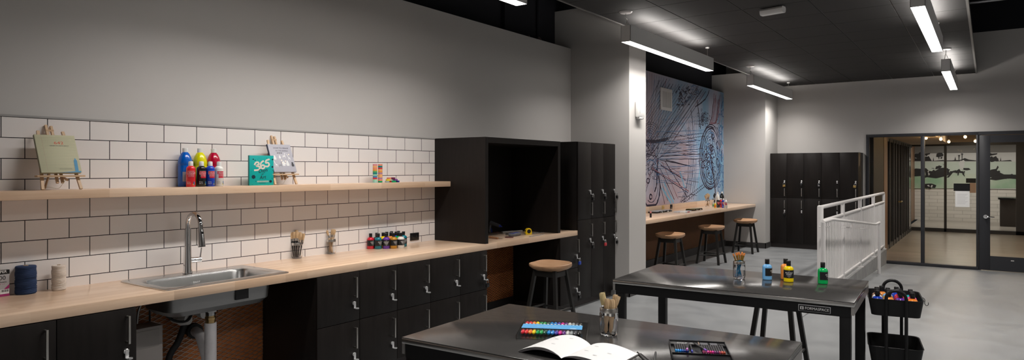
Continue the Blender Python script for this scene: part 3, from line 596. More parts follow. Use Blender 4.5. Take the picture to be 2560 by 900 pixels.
f = MB(); f.box((.0555,-hw+.03,.05), (.057,-hw+.036,hh-.03), mat('grey seam', (.3,.3,.3), .5)); f.build('cover_seam', au); MB().cyl((.03,hw-.05,-.018), (.04,hw-.05,.012), .022, white_p, n=14).build('nozzle', au)
# bicycle mural
def MP(px, py, e=0): p = P(px, py, X=W+.004+e); return p
mm = mat('mural print wash', (.4,.35,.42), .55); N, L, b = nodes(mm)
tc = N.new('ShaderNodeTexCoord'); nz = N.new('ShaderNodeTexNoise'); nz.inputs['Scale'].default_value = .75; nz.inputs['Detail'].default_value = 5; nz.inputs['Distortion'].default_value = .5
cr = N.new('ShaderNodeValToRGB'); E_ = cr.color_ramp.elements; E_[0].position = .36; E_[0].color = (.46,.33,.36,1); E_[1].position = .68; E_[1].color = (.20,.36,.52,1)
e = E_.new(.46); e.color = (.46,.42,.50,1); e = E_.new(.55); e.color = (.40,.44,.56,1)
L.new(tc.outputs['Object'], nz.inputs[0]); sx = N.new('ShaderNodeSeparateXYZ'); L.new(tc.outputs['Object'], sx.inputs[0]); mr = N.new('ShaderNodeMapRange'); mr.inputs[1].default_value = 8; mr.inputs[2].default_value = 14.5; mr.inputs[3].default_value = -.10; mr.inputs[4].default_value = .13
L.new(sx.outputs[1], mr.inputs[0]); ad = N.new('ShaderNodeMath'); L.new(nz.outputs[0], ad.inputs[0]); L.new(mr.outputs[0], ad.inputs[1]); L.new(ad.outputs[0], cr.inputs[0]); L.new(cr.outputs[0], b.inputs['Base Color'])
mi = mat('mural dark ink', (.018,.012,.035), .55); mbl = mat('mural blue ink', (.07,.18,.36), .55); mpk = mat('mural rose ink', (.30,.12,.15), .55); mlb = mat('mural sky blue', (.22,.45,.62), .55)
f = MB(); f.box((W+.0005, YK1b+.002, .994), (W+.004, Y2-.002, ZT-.003), mm)
random.seed(11); lay = [0]
def stroke(pts, wd, m, smooth=0, wob=0):
    lay[0] += 1; e = .0004+.0000035*lay[0]
    q = []
    for i in range(len(pts)-1):
        (a0, b0), (a1, b1) = pts[i], pts[i+1]; n = smooth or 1
        for k in range(n):
            t = k/n; q.append((a0+(a1-a0)*t+random.uniform(-wob, wob), b0+(b1-b0)*t+random.uniform(-wob, wob)))
    q.append(pts[-1]); pp = [MP(a, min(max(b, 0), 900), e) for a, b in q]
    wd = wd*.45 if wd < .045 else .010+wd*.22; pp = [p for p in pp if YK1b+.01 < p.y < Y2-.01 and 1.0 < p.z < ZT-.012]
    if len(pp) > 1: f.ribbon(pp, [wd*random.uniform(.7, 1.3) for _ in pp] if len(pp) > 2 else wd, m, (1,0,0))
def arc(cx, cy, rx, ry, a0, a1, wd, m, n=26, wob=.3):
    stroke([(cx+rx*math.cos(math.radians(a0+(a1-a0)*i/n))+random.uniform(-wob,wob), cy-ry*math.sin(math.radians(a0+(a1-a0)*i/n))+random.uniform(-wob,wob)) for i in range(n+1)], wd, m)
# spokes of the upper left
for i in range(15):
    x0_ = 1618+i*4.2; stroke([(x0_, 343+random.uniform(-6,6)), (1640+i*9.5, 178+i*2.5)], random.choice([.014,.02,.024]), random.choice([mi,mi,mpk,mbl]), 8, .25)
for i in range(16): stroke([(1616, 268+i*9), (1650+i*8.5, 200-i*1.0)], random.choice([.012,.016,.022]), random.choice([mi,mi,mbl]), 8, .2)
for i in range(9): stroke([(1618+i*6, 180+i*2), (1622+i*2.6, 345)], random.choice([.013,.02]), random.choice([mi,mpk]), 8, .2)
# diagonal seat stays
for dx_ in (0, 4, 11, 19, 26, 33): stroke([(1645+dx_, 360), (1745+dx_*.6, 215+dx_*.4)], .03 if dx_ in (0,19,33) else .014, mi, 10, .35)
# brake and derailleur clusters
for i in range(46):
    cx_, cy_ = random.gauss(1708, 9), random.gauss(244, 14); stroke([(cx_, cy_), (cx_+random.uniform(-5,7), cy_+random.uniform(-9,9)), (cx_+random.uniform(-6,6), cy_+random.uniform(-5,9))], random.uniform(.02,.08), mi)
for i in range(28):
    cx_, cy_ = random.gauss(1737, 9), random.gauss(222, 11); arc(cx_, cy_, random.uniform(1,4), random.uniform(2,7), 0, random.uniform(120,360), .02, random.choice([mi,mbl]), 10)
stroke([(1738,267),(1752,258),(1763,248),(1770,236),(1774,222)], .07, mi, 6, .2)
stroke([(1743,250),(1747,285),(1751,322)], .1, mi, 8, .3); stroke([(1727,275),(1731,300),(1733,345)], .05, mi, 8, .3)
for i in range(30):
    cx_, cy_ = random.gauss(1760, 5), random.gauss(297, 11); arc(cx_, cy_, random.uniform(1,4), random.uniform(2,6), 0, 300, .022, mi, 9)
# seat tube
for x_ in (1722,1724.5,1728,1735,1737,1741): stroke([(x_, 300), (x_-1, 375)], .016, random.choice([mi,mbl]), 8, .2)
for x_, x2 in ((1733,1722),(1738,1728),(1741,1733),(1722,1710)): stroke([(x_, 398), (x_-2, 440), (x2, 505)], .03, random.choice([mi,mi,mbl]), 10, .3)
# left cassette
for r_ in range(7): arc(1626, 352, 7+r_*3.4, 14+r_*5.5, -70, 120, .016, mi, 30, .5)
for i in range(40): cx_, cy_ = random.gauss(1626,8), random.gauss(360,18); arc(cx_, cy_, 2, 4, 0, 300, .018, random.choice([mi,mi,mbl]), 8)
for k in range(5): stroke([(1616,351+k*.8),(1640,352+k),(1664,348+k),(1671,345)], .08, mi, 8, .8)
for i in range(60): cx_, cy_ = random.gauss(1630,9), random.gauss(402,22); arc(cx_, cy_, random.uniform(1.5,4), random.uniform(3,8), random.uniform(0,180), random.uniform(200,400), .02, mi, 9)
arc(1628, 468, 22, 52, -130, 60, .13, mi, 30); arc(1628, 462, 17, 44, -120, 70, .03, mi, 30); arc(1627, 440, 19, 40, 0, 120, .03, mbl, 30); arc(1620, 452, 4, 6, 0, 360, .05, mi, 12); arc(1627, 492, 3, 6, 0, 360, .08, mi, 12)
stroke([(1645,395),(1643,430),(1641,465),(1637,480)], .12, mi, 6, .4)
# chain runs
def chain(a, b_, n, amp, wd, m):
    q = []
    for i in range(n+1):
        t = i/n; q.append((a[0]+(b_[0]-a[0])*t, a[1]+(b_[1]-a[1])*t+(amp if i % 2 else -amp)))
    stroke(q, wd, m)
for dy_ in (0, 9): chain((1668,345+dy_),(1760,333+dy_*.8), 44, 1.4, .022, mi)
chain((1650,318),(1755,300), 36, 2.2, .016, mbl); chain((1655,300),(1760,290), 30, 2, .014, mbl)
for dy_ in (0, 8): chain((1702,505+dy_),(1766,455+dy_), 34, 1.8, .03, mi)
# chainstay and tubes
for a_, b__ in (((1650,384),(1757,371)), ((1650,398),(1757,397)), ((1652,391),(1750,385)), ((1668,330),(1750,352)), ((1672,352),(1722,362)), ((1660,362),(1740,352))): stroke([a_, b__], random.choice([.02,.03,.035]), mi, 12, .35)
for i in range(8): stroke([(1655+random.uniform(-8,8), 355+i*4), (1745, 350+i*6)], .014, random.choice([mi,mbl,mbl]), 10, .5)
# lower spokes
for a_, b__ in (((1650,400),(1725,415)), ((1652,412),(1716,449)), ((1652,414),(1714,451)), ((1662,402),(1718,492)), ((1655,404),(1700,508)), ((1650,420),(1690,508)), ((1645,440),(1662,510)), ((1646,430),(1672,510)), ((1630,420),(1722,478)), ((1632,424),(1720,482)), ((1665,400),(1722,414))): stroke([a_, b__], random.choice([.02,.028,.035]), random.choice([mi,mi,mpk]), 10, .25)
# light blue blades between the spokes
for q in ([(1655,470),(1678,508)], [(1660,455),(1684,506)], [(1700,430),(1712,470)], [(1752,400),(1745,470)]): stroke(q, .16, mlb, 8, .6)
# big chainring
CXr, CYr = 1777, 391
for k, (r_, wd) in enumerate([(1.0,.07),(.94,.03),(.87,.09),(.8,.02),(.72,.025),(.62,.02)]): arc(CXr, CYr, 25.5*r_, 80*r_, 0, 360, wd, mi, 60, .35)
arc(CXr-3, CYr+4, 25.5, 78, 60, 300, .10, mi, 40, .6); arc(CXr+1, CYr, 27, 84, -70, 60, .05, mi, 40)
for i in range(110):
    a_ = random.uniform(0, 2*PI); r_ = random.uniform(.15,.85); cx_, cy_ = CXr+25*r_*math.cos(a_), CYr-78*r_*math.sin(a_); arc(cx_, cy_, random.uniform(1,4), random.uniform(4,13), random.uniform(0,180), random.uniform(200,380), random.choice([.02,.03,.07]), random.choice([mi,mi,mi,mbl]), 10)
for k in range(16): a_ = 200+k*9; arc(CXr, CYr+22+k*.6, 15, 48, a_-180, a_-174, .06, mi, 4)
stroke([(1776,385),(1781,420),(1786,455),(1790,505)], .17, mi, 8, .5); stroke([(1774,390),(1778,430),(1783,470)], .05, mbl, 8, .4)
for i in range(26): a_ = random.uniform(0, 2*PI); stroke([(1640+random.uniform(-6,6), 400+random.uniform(-10,10)), (1640+75*math.cos(a_)*.9, 400+110*math.sin(a_))], .014, random.choice([mi,mi,mpk,mbl]), 12, .3)
for i in range(30): x_, y_ = random.uniform(1650,1755), random.uniform(300,500); stroke([(x_, y_), (x_+random.uniform(8,28), y_-random.uniform(-5,6))], .016, random.choice([mi,mi,mbl]), 6, .5)
for i in range(5): arc(1640, 398, 85+i*2.5, 150+i*3, -48, 30, .018, mi, 30, .3)
for i in range(26): x_ = 1700+i*2.1; arc(x_, 265-i*1.3, random.uniform(1,4), random.uniform(2,9), 0, random.uniform(90,330), .018, random.choice([mi,mbl]), 8)
# blue swirls at the right
for i in range(46):
    cx_, cy_ = random.uniform(1797,1812), random.uniform(255,470); arc(cx_, cy_, random.uniform(2,7), random.uniform(5,22), random.uniform(0,180), random.uniform(200,420), random.choice([.03,.05,.09]), random.choice([mbl,mlb,mbl]), 12)
for i in range(16): x_ = random.uniform(1785,1805); stroke([(x_, 230+random.uniform(0,20)), (x_-6, 280+random.uniform(0,30)), (x_-12, 310)], .03, random.choice([mpk,mi,mpk]), 8, .5)
for i in range(12): y_ = random.uniform(300,470); stroke([(1640,y_),(1760,y_-random.uniform(0,14))], .012, mbl, 14, .6)
tag(f.build('wall_mural', smooth=False), 'tall mural of bicycle gears, chain and spokes in ink on lilac and blue', 'mural')
vg = thing('vent_grille', 'white framed air grille set in the bicycle mural', 'vent', (W+.007, 10.59, 2.605)); f = MB()
gw, gh = .48, .375
for a_, b_ in (((0,0,0),(.02,gw,.05)), ((0,0,gh-.05),(.02,gw,gh)), ((0,0,.05),(.02,.05,gh-.05)), ((0,gw-.05,.05),(.02,gw,gh-.05))): f.box(a_, b_, white_m)
f.build('grille_frame', vg); f = MB(); f.box((0,.05,.05), (.003,gw-.05,gh-.05), mat('grille dark', (.12,.12,.12), .6))
for i in range(16): y = .06+i*.0235; f.box((.003,y,.05), (.014,y+.011,gh-.05), white_m)
f.build('louvre', vg, smooth=False)

# ---------------------------------------------------------------- bar counter
f = MB(); f.box((W+.016, YK1b+.001, .837), (-3.85, Y2-.013, CT), wood, .002); f.box((-3.99, YK1b+.001, .836), (-3.85, YK1b+.02, .837), wood)
tag(f.build('bar_counter'), 'light wood bar counter under the bicycle mural', 'counter')
bs = B((W+.001, YK1b+.004, CT+.0005), (W+.022, Y2-.2, .992), wood, .001); tag(bs.build('wood_upstand'), 'low wood upstand behind the bar counter', 'upstand')
oc_gold = mat('wood tone plate', (.55,.36,.12), .4)
def outlet(name, y0, y1, z0, z1, x, m, label, holes=True):
    t = thing(name, label, 'socket', (x, y0, z0)); w_, h_ = y1-y0, z1-z0
    B((0,0,0), (.006,w_,h_), m, .0015).build('cover_plate', t)
    f = MB(); n = 2
    for i in range(n):
        cy = w_*(i+.5)/n if w_ > h_ else w_/2; cz = h_/2 if w_ > h_ else h_*(i+.5)/n
        f.box((.0062, cy-.014, cz-.014), (.0075, cy+.014, cz+.014), mat('socket face', (.016,.016,.017), .25) if m is black_p else oc_gold, .0005)
        for s in (-1, 1): f.box((.0076, cy+s*.006-.001, cz-.005), (.0082, cy+s*.006+.001, cz+.005), mat('slot', (.002,.002,.002), .6))
    f.build('socket_face', t)
outlet('power_outlet', 4.62, 4.74, .916, .988, W+.0085, black_p, 'black double socket on the white tiles')
outlet('power_outlet', 10.63, 10.72, .922, .985, W+.0225, oc_gold, 'wood toned socket on the bar upstand')
outlet('power_outlet', 10.985, 11.085, .914, .987, W+.0225, black_p, 'black socket on the bar upstand')

# ---------------------------------------------------------------- stools
def stool(x, y, label, rot=0):
    t = thing('bar_stool', label, 'stool', (x, y, 0), rot, 'wooden seat stools'); H_ = .635
    # saddle seat: a dished slab thickening underneath
    n = 32; rings = []
    def outl(s, z):
        o = []
        for i in range(n):
            a = 2*PI*i/n; c, s_ = math.cos(a), math.sin(a); p = .62
            xx = .21*math.copysign(abs(c)**p, c); yy = .175*math.copysign(abs(s_)**p, s_)
            dip = 0
            o.append(Vector((xx*s, yy*s, z)))
        return o
    def top(s, zf): return [Vector((v.x, v.y, zf(v.x, v.y))) for v in outl(s, 0)]
    rim = lambda x_, y_: H_-.002+.012*max(0, y_/.175)-.016*max(0, -y_/.175)*max(0, 1-abs(x_)/.19)
    dish = lambda d: (lambda x_, y_: rim(x_, y_)-d)
    rings = [outl(.35, H_-.082), outl(.62, H_-.076), outl(.84, H_-.058), outl(.97, H_-.038), outl(1.0, H_-.022), top(.99, lambda a, b_: rim(a, b_)-.004), top(.95, rim), top(.8, dish(.014)), top(.5, dish(.026)), top(.2, dish(.028))]
    f = MB(); f.loft([[tuple(v) for v in r] for r in rings], seatwood); f.build('seat', t)
    for sx in (-1, 1):
        for sy in (-1, 1):
            a = Vector((sx*.115, sy*.10, H_-.045)); b = Vector((sx*.187, sy*.187, 0)); d = (b-a).normalized(); f = MB()
            wv = .017; vv = []
            for p, k in ((a, 1), (b, 1.0)):
                for i, j in ((-1,-1),(1,-1),(1,1),(-1,1)): vv.append(p+Vector((i*wv*k, j*wv*k, 0)))
            f.add(vv, [(0,3,2,1),(4,5,6,7),(0,1,5,4),(1,2,6,5),(2,3,7,6),(3,0,4,7)], blackw); f.build('leg', t, smooth=False)
    def at(sx, sy, z): k = (H_-.045-z)/(H_-.045); return Vector((sx*(.115+.072*k), sy*(.10+.087*k), z))
    f = MB()
    for sy in (-1, 1): a, b = at(-1, sy, .535), at(1, sy, .535); f.box((a.x, a.y-.01, .505), (b.x, a.y+.01, .555), blackw)
    for sx in (-1, 1): a, b = at(sx, -1, .535), at(sx, 1, .535); f.box((a.x-.01, a.y, .505), (a.x+.01, b.y, .555), blackw)
    f.build('seat_frame', t, smooth=False)
    for sx in (-1, 1): f = MB(); a, b = at(sx, -1, .17), at(sx, 1, .17); m_ = (a+b)/2; m_.x += sx*.0; f.tube([a, m_, b], .012, blackw, n=8); f.build('stretcher', t)
    f = MB(); a, b = at(-1, -1, .15), at(1, -1, .15); f.tube([a, (a+b)/2+Vector((0,.03,0)), b], .012, blackw, n=8, sub=4); f.build('stretcher', t)
    f = MB(); a, b = at(-1, 1, .15), at(1, 1, .15); f.tube([a, (a+b)/2+Vector((0,-.03,0)), b], .012, blackw, n=8, sub=4); f.build('stretcher', t)
    return t
stool(-3.80, 13.04, 'wood topped black stool at the far end of the bar')
stool(-3.84, 11.22, 'wood topped black stool in the middle of the bar')
stool(-3.90, 9.56, 'wood topped black stool nearest the column at the bar')
stool(-3.675, 5.83, 'wood topped black stool in the knee space below the open black unit')
st = P(1944, 927, Z=0); stool(st.x, st.y, 'black legged stool pushed up to the back of the far work table', -.02)

# ---------------------------------------------------------------- work tables
def table(x, y, rot, w_, d_, label, plate=True):
    t = thing('work_table', label, 'table', (x, y, 0), rot); H_ = .82; hw = w_/2; hd = d_/2
    f = MB(); f.box((-hw, -hd, H_-.004), (hw, hd, H_), tabletop_m, .0018); f.build('tabletop', t)
    f = MB(); f.box((-hw, -hd, H_-.029), (hw, hd, H_-.0042), steel, .003); f.build('edge_band', t)
    f = MB(); i = .02; z = H_-.0295
    for sy in (-1, 1): B((-hw+i, sy*(hd-i)-.014, z-.062), (hw-i, sy*(hd-i)+.014, z), blackm).build('apron', t, smooth=False)
    for sx in (-1, 1): B((sx*(hw-.0085)-.008, -hd+.003, z-.048), (sx*(hw-.0085)+.008, hd-.003, z), mat('grey end rail', (.3,.29,.28), .4, .6)).build('apron', t, smooth=False)
    for sx in (-1, 1):
        for sy in (-1, 1):
            cx, cy = sx*(hw-.049), sy*(hd-.038); f = MB(); f.box((cx-.03, cy-.03, .012), (cx+.03, cy+.03, z-.0005), blackm, .003); f.cyl((cx, cy, 0), (cx, cy, .012), .02, rubber, n=12); f.build('leg', t)
    if plate:
        f = MB(); cx = hw-.215; f.box((cx-.09, -hd+.002, z-.052), (cx+.09, -hd+.0055, z-.012), mat('plate rim', (.25,.25,.26), .4), .002); f.box((cx-.086, -hd+.0015, z-.049), (cx+.086, -hd+.0025, z-.015), black_p)
        f.text('FORMASPACE', .0215, mat('plate letters', (.5,.5,.5), .5), T(cx+.014, -hd+.001, z-.032)); f.box((cx-.078, -hd+.0008, z-.041), (cx-.06, -hd+.0014, z-.023), mat('plate letters', (.5,.5,.5), .5)); f.box((cx-.072, -hd+.0003, z-.039), (cx-.066, -hd+.0007, z-.025), black_p); f.build('name_plate', t)
    return t
ROT = .047
table(-1.424, 4.755, ROT, 1.53, .915, 'long dark steel topped work table holding paint bottles')
table(-1.452, 2.72, ROT, 1.58, .915, 'near dark steel topped work table with the open book', False)

# ---------------------------------------------------------------- railing
XG = -1.665
gr_ = thing('guard_railing', 'white metal guard railing on the ramp curb', 'railing', (XG, 8.74, .045)); oy = 8.74
rail_m = mat('white rail paint', (.68,.66,.65), .4)
postsY = [8.79, 10.32, 11.86, 13.36, 14.80]; zt_ = 1.135-.045; zs_ = .962-.045; zb_ = .11-.045
MB().cyl((0, postsY[0]-oy, zt_-.0), (0, postsY[-1]-oy, zt_), .024, rail_m, n=14).build('top_rail', gr_)
MB().cyl((0, postsY[0]-oy, zs_), (0, postsY[-1]-oy, zs_), .022, rail_m, n=14).build('middle_rail', gr_)
MB().cyl((0, postsY[0]-oy, zb_), (0, postsY[-1]-oy, zb_), .022, rail_m, n=14).build('bottom_rail', gr_)
for i, y in enumerate(postsY):
    r = .036 if i == 0 else .027; f = MB(); f.lathe([(r,0),(r,zt_-.0),(r*.9,zt_+.016),(r*.5,zt_+.024),(0,zt_+.026)] if i == 0 else [(r,0),(r,zt_-.01)], rail_m, T(0, y-oy, 0), 16)
    f.box((-.05, y-oy-.05, 0), (.05, y-oy+.05, .006), rail_m); f.build('post', gr_)
f = MB()
npk = 50
for k in range(len(postsY)-1):
    n = 14 if k < 3 else 13
    for j in range(1, n): 
        y = postsY[k]+(postsY[k+1]-postsY[k])*j/n; MB().box((-.006, y-oy-.0125, zb_+.01), (.006, y-oy+.0125, zs_-.01), rail_m).build('picket', gr_, smooth=False)
hr = thing('handrail', 'white tubular handrail on the ramp side of the guard railing', 'handrail', (XR+.13, 8.12, 0)); xo = 0
pa = [(0, 0, .985), (0, .5, .985), (0, 3.98, .700), (0, 4.4, .700)]
MB().tube([(0,0,1.008), (0,.48,1.008), (0,.60,1.0), (0,4.2,.701), (0,4.32,.693), (0,4.76,.693)], .019, rail_m, n=12).build('grip_rail', hr)
f = MB(); f.cyl((0,.0,-.018), (0,.0,1.008), .024, rail_m, n=14); f.build('post', hr); f = MB(); f.cyl((0,4.72,-.176), (0,4.72,.688), .024, rail_m, n=14); f.build('post', hr)
for y, z in ((.4,1.008), (1.9,.892), (3.55,.755)):
    MB().tube([(0,y,z-.01), (0,y,z-.07), (-.03,y,z-.085), (-.12,y,z-.085)], .007, rail_m, n=6).build('bracket', hr)
# ---------------------------------------------------------------- small things
def clr(name, c, rough=.25, coat=.3): return mat(name, c, rough, coat=coat)
INKS = {'red':(.55,.01,.03), 'teal':(.0,.16,.22), 'purple':(.12,.03,.32), 'ochre':(.5,.24,.02), 'white':(.75,.74,.7), 'yellow':(.8,.6,.0), 'orange':(.8,.22,.02), 'green':(.0,.35,.08), 'blue':(.01,.05,.45), 'sky blue':(.16,.42,.75), 'black':(.01,.01,.01), 'turquoise':(.02,.45,.45), 'pink':(.75,.05,.25), 'brown':(.2,.08,.03), 'bright orange':(.85,.3,.06), 'lemon':(.7,.66,.0), 'crimson':(.42,.0,.03), 'royal blue':(.0,.10,.5), 'scarlet':(.7,.02,.03)}
def ink_m(n): return clr('paint '+n, INKS[n], .22)
def bottle(p, colour, label, face=0, r=.0315, h=.137, group=None, lay=True):
    t = thing('acrylic_paint_bottle', label, 'paint bottle', p, 0, group); m = ink_m(colour); b = h*.745
    f = MB(); f.lathe([(r*.9,0),(r,.004),(r,b*.80),(r*.97,b*.86),(r*.86,b*.93),(r*.62,b*.985),(r*.40,b),(r*.38,b+.004)], m, n=24); f.build('bottle_body', t)
    f = MB(); f.lathe([(r*.44,b+.003),(r*.46,b+.005),(r*.46,h-.002),(r*.42,h),(0,h)], black_p, n=20); f.build('bottle_cap', t)
    if lay:
        f = MB(); q = r+.0005; z0, z1 = h*.2, h*.575; n = 28; a0, a1 = face-1.9, face+1.9
        vv = []; 
        for i in range(n+1):
            a = a0+(a1-a0)*i/n; vv += [(q*math.sin(a), -q*math.cos(a), z0), (q*math.sin(a), -q*math.cos(a), z1)]
        f.add(vv, [(2*i, 2*i+2, 2*i+3, 2*i+1) for i in range(n)], label_k)
        R = Rz(face)
        f.text('ACRYLIC', r*.40, txt_w, T(0,0,z0+(z1-z0)*.66)@R, wrap=q+.0004); f.text('PAINT', r*.40, txt_w, T(0,0,z0+(z1-z0)*.45)@R, wrap=q+.0004)
        f.text('soft body colour', r*.17, txt_w, T(0,0,z0+(z1-z0)*.22)@R, wrap=q+.0004) if False else None
        for k, wv in ((.88,.25),(.25,.8),(.12,.3)):
            vv = []; 
            for i in range(7): a = face+(-.5+i/6)*wv; vv += [((q+.0004)*math.sin(a), -(q+.0004)*math.cos(a), z0+(z1-z0)*k), ((q+.0004)*math.sin(a), -(q+.0004)*math.cos(a), z0+(z1-z0)*k+.0012)]
            f.add(vv, [(2*i, 2*i+2, 2*i+3, 2*i+1) for i in range(6)], txt_w)
        f.build('bottle_label', t)
    return t
FC = lambda p: math.atan2(-p[0], p[1])*-1     # rotation (about z) that turns a -y face towards the eye
def face_to_eye(p): return math.atan2(p[0], -p[1])+PI if False else math.atan2(-(-p[0]), -(-p[1]))*0+math.atan2(-p[0], p[1])
def rimbase(px, py, z, r):
    p = P(px, py, Z=z); d = Vector((p.x, p.y, 0)).normalized(); return Vector((p.x+d.x*r, p.y+d.y*r, z))
# counter cluster
front = [(926.5,623,'red','red paint bottle, leftmost in the cluster on the worktop'),(945.5,623,'teal','teal paint bottle, second from the left on the worktop'),(965.5,622.5,'purple','purple paint bottle in the middle of the cluster on the worktop'),(984,622,'ochre','ochre paint bottle in the front row on the worktop'),(1002,621,'white','white paint bottle at the right of the cluster on the worktop')]
G1 = 'acrylic paint bottles on the long worktop'
cl = []
for i, (px, py, c, lb) in enumerate(front):
    p = rimbase(px, py, CT+.0005, .0315); a = face_to_eye(p); bottle(p, c, lb, a+(.75 if i not in (2,) else .05), group=G1)
e1 = (rimbase(1002,621,CT,.0315)-rimbase(926.5,623,CT,.0315))/4; 
base = rimbase(926.5,623,CT+.0005,.0315); bk = Vector((-.010,.066,0))
ex = [('black',.5,1,'black paint bottle just behind the teal one'),('yellow',1.42,1,'yellow paint bottle behind the purple one'),('turquoise',2.35,1,'turquoise paint bottle between the purple and ochre ones'),('bright orange',2.95,1,'orange paint bottle behind the ochre one'),('green',3.95,1,'green paint bottle behind the white one'),('brown',1.0,2,'brown paint bottle in the third row behind the yellow'),('blue',2.0,2,'blue paint bottle in the third row'),('pink',3.0,2,'pink paint bottle in the third row'),('teal',4.0,2,'teal paint bottle right at the back of the cluster beside the green one')]
fd = Vector((-math.sin(YAW), math.cos(YAW), 0))
spots_ = [(934.5,.062),(954.5,.060),(965,.186),(974,.060),(993,.060),(960,.124),(984,.124),(987,.190),(1003,.124)]
for (c, u, k, lb), (px, dep) in zip(ex, spots_):
    p = base+e1*4*((px-926.5)/75.5)+fd*dep; p.z = CT+.0005; p.x = max(p.x, W+.044)
    bottle(p, c, lb, face_to_eye(p)+.4, group=G1)
# far table bottles
TZ = .8205; G2 = 'acrylic paint bottles on the far work table'
for px, py, c, lb, da in [(1918,700.5,'sky blue','sky blue paint bottle standing left on the far table',1.5),(1964,699.5,'bright orange','orange paint bottle half hidden behind the yellow one',1.5),(1971.5,706,'yellow','yellow paint bottle with its label facing the viewer',.1),(2057,711,'green','green paint bottle at the right end of the far table',1.3)]:
    p = rimbase(px, py, TZ, .0325); bottle(p, c, lb, face_to_eye(p)+da, .0325, .145, G2)
# jars and brushes
def jar(p, label, r=.043, h=.125, group=None):
    t = thing('mason_jar', label, 'jar', p, 0, group)
    f = MB(); f.lathe([(r*.82,0),(r*.93,.006),(r,.02),(r,h*.78),(r*.94,h*.84),(r*.86,h*.87),(r*.86,h-.004),(r*.80,h-.004),(r*.80,h*.87),(r*.93,h*.78),(r*.93,.022),(r*.8,.009),(0,.008)], glassm, n=28); f.build('jar_glass', t)
    f = MB(); f.lathe([(r*.89,h-.022),(r*.96,h-.021),(r*.965,h-.004),(r*.93,h),(r*.80,h),(r*.80,h-.003),(r*.885,h-.004),(r*.885,h-.022)], nickel, n=28); f.build('screw_band', t); return t
bristle = noise_tint(mat('natural bristle', (.5,.34,.18), .7), (.40,.26,.13), (.62,.45,.27), scale=(60,60,3), nscale=6); bristle2 = noise_tint(mat('yellowish bristle', (.5,.4,.2), .7), (.42,.33,.15), (.65,.53,.3), scale=(60,60,3), nscale=6)
bristle_k = mat('black bristle', (.02,.018,.018), .7); bristle_o = mat('orange synthetic bristle', (.65,.22,.05), .5); ferr = mat('tinned ferrule', (.65,.64,.62), .22, 1); ferr_g = mat('gold ferrule', (.8,.5,.12), .25, 1)
def brush(base, tip, wv, label, handle_m, ferr_m=None, br_m=None, group=None, th=.012, fl=.022, bl=.05, hr=.006, flat=True, hang=0, hw=None):
    """flat paintbrush from the butt of the handle to the bristle tip"""
    base = Vector(base); tip = Vector(tip); d = (tip-base); L_ = d.length; t = thing('paintbrush', label, 'brush', base, 0, group)
    zx = d.normalized(); xx = (vr-zx*vr.dot(zx)).normalized(); yy = zx.cross(xx); M = Matrix((xx, yy, zx)).transposed().to_4x4(); hw = hw or hr*1.2
    hl = L_-bl-fl; f = MB(); n = 14
    def el(a, b, z): return [(a*math.cos(2*PI*i/n), b*math.sin(2*PI*i/n), z) for i in range(n)]
    f.loft([el(hr*.6,hr*.5,0), el(hw,hr*.9,hl*.15), el(hw*.8,hr*.8,hl*.5), el(hw*1.3,hr,hl*.85), el(wv*.48,th*.40,hl+.001)] if flat else [el(hr*.4,hr*.4,0), el(hr,hr,hl*.6), el(hr*.8,hr*.8,hl)], handle_m, M); f.build('brush_handle', t)
    f = MB(); f.loft([el(wv*.5,th*.45,hl), el(wv*.5,th*.5,hl+fl)], ferr_m or ferr, M); f.build('ferrule', t)
    f = MB(); random.seed(hash(label) % 999 if False else len(label)); k = 1.12 if flat else 1.1
    rings = [el(wv*.47,th*.45,hl+fl), el(wv*.52*k,th*.6,hl+fl+bl*.5), el(wv*.50*k,th*.5,hl+fl+bl*.85), el(wv*(.38 if flat else .1),th*.22,L_)]
    f.loft(rings, br_m or bristle, M)
    if flat:
        for i in range(9): x = (-.45+.1125*i)*wv*k; z = L_-.004; f.add([(x-.0016,-th*.2,z-.01),(x+.0016,-th*.2,z-.01),(x+.0016,th*.2,z-.01),(x-.0016,th*.2,z-.01),(x+.0006,0,L_+random.uniform(0,.004))], [(0,1,4),(1,2,4),(2,3,4),(3,0,4)], br_m or bristle, M)
    f.build('bristles', t)
def in_jar(c, ang, lean, hgt, r, z0=.0105):
    """butt on one side of the jar floor, tip leaning over the rim on the other side"""
    a = Vector((c.x-math.cos(ang)*r*.45, c.y-math.sin(ang)*r*.45, c.z+z0)); b = Vector((c.x+math.cos(ang)*lean, c.y+math.sin(ang)*lean, c.z+hgt)); return a, b
vr = Vector((math.cos(YAW), math.sin(YAW), 0)); VR = YAW   # direction to the right in view
blackh = clr('black lacquer handle', (.012,.012,.015), .2); pale_h = mat('raw wood handle', (.62,.44,.28), .5); blue_h = clr('blue lacquer handle', (.01,.22,.42), .2)
j1 = rimbase(742, 647, CT+.0005, .043); jar(j1, 'glass jar packed with black handled brushes right of the sink')
GB = 'black handled brushes in the jar'
for k, (a_, l_, h_) in enumerate([(PI,.05,.205),(PI+.5,.04,.215),(PI-.6,.03,.21),(-2,.018,.222),(.2,.015,.212),(-.6,.032,.205),(.1,.045,.20),(.6,.05,.195)]):
    # fan the butts along the floor of the jar
    a = Vector((j1.x, j1.y, CT+.011))+vr*(-.020+.0057*k)+Vector((-math.sin(VR), math.cos(VR), 0))*(.012 if k % 2 else -.012); b = Vector((j1.x, j1.y, CT+h_))+vr*(-.050+.0140*k)+Vector((-math.sin(VR), math.cos(VR), 0))*(.016 if k % 2 else -.014)
    brush(a, b, .025, 'bristle brush with black handle in the full jar right of the sink', blackh, group=GB, hr=.0042, th=.010, fl=.02, bl=.052, hang=VR)
j2 = rimbase(827.5, 636, CT+.0005, .041); jar(j2, 'glass jar with three pale handled brushes on the worktop', .041, .122)
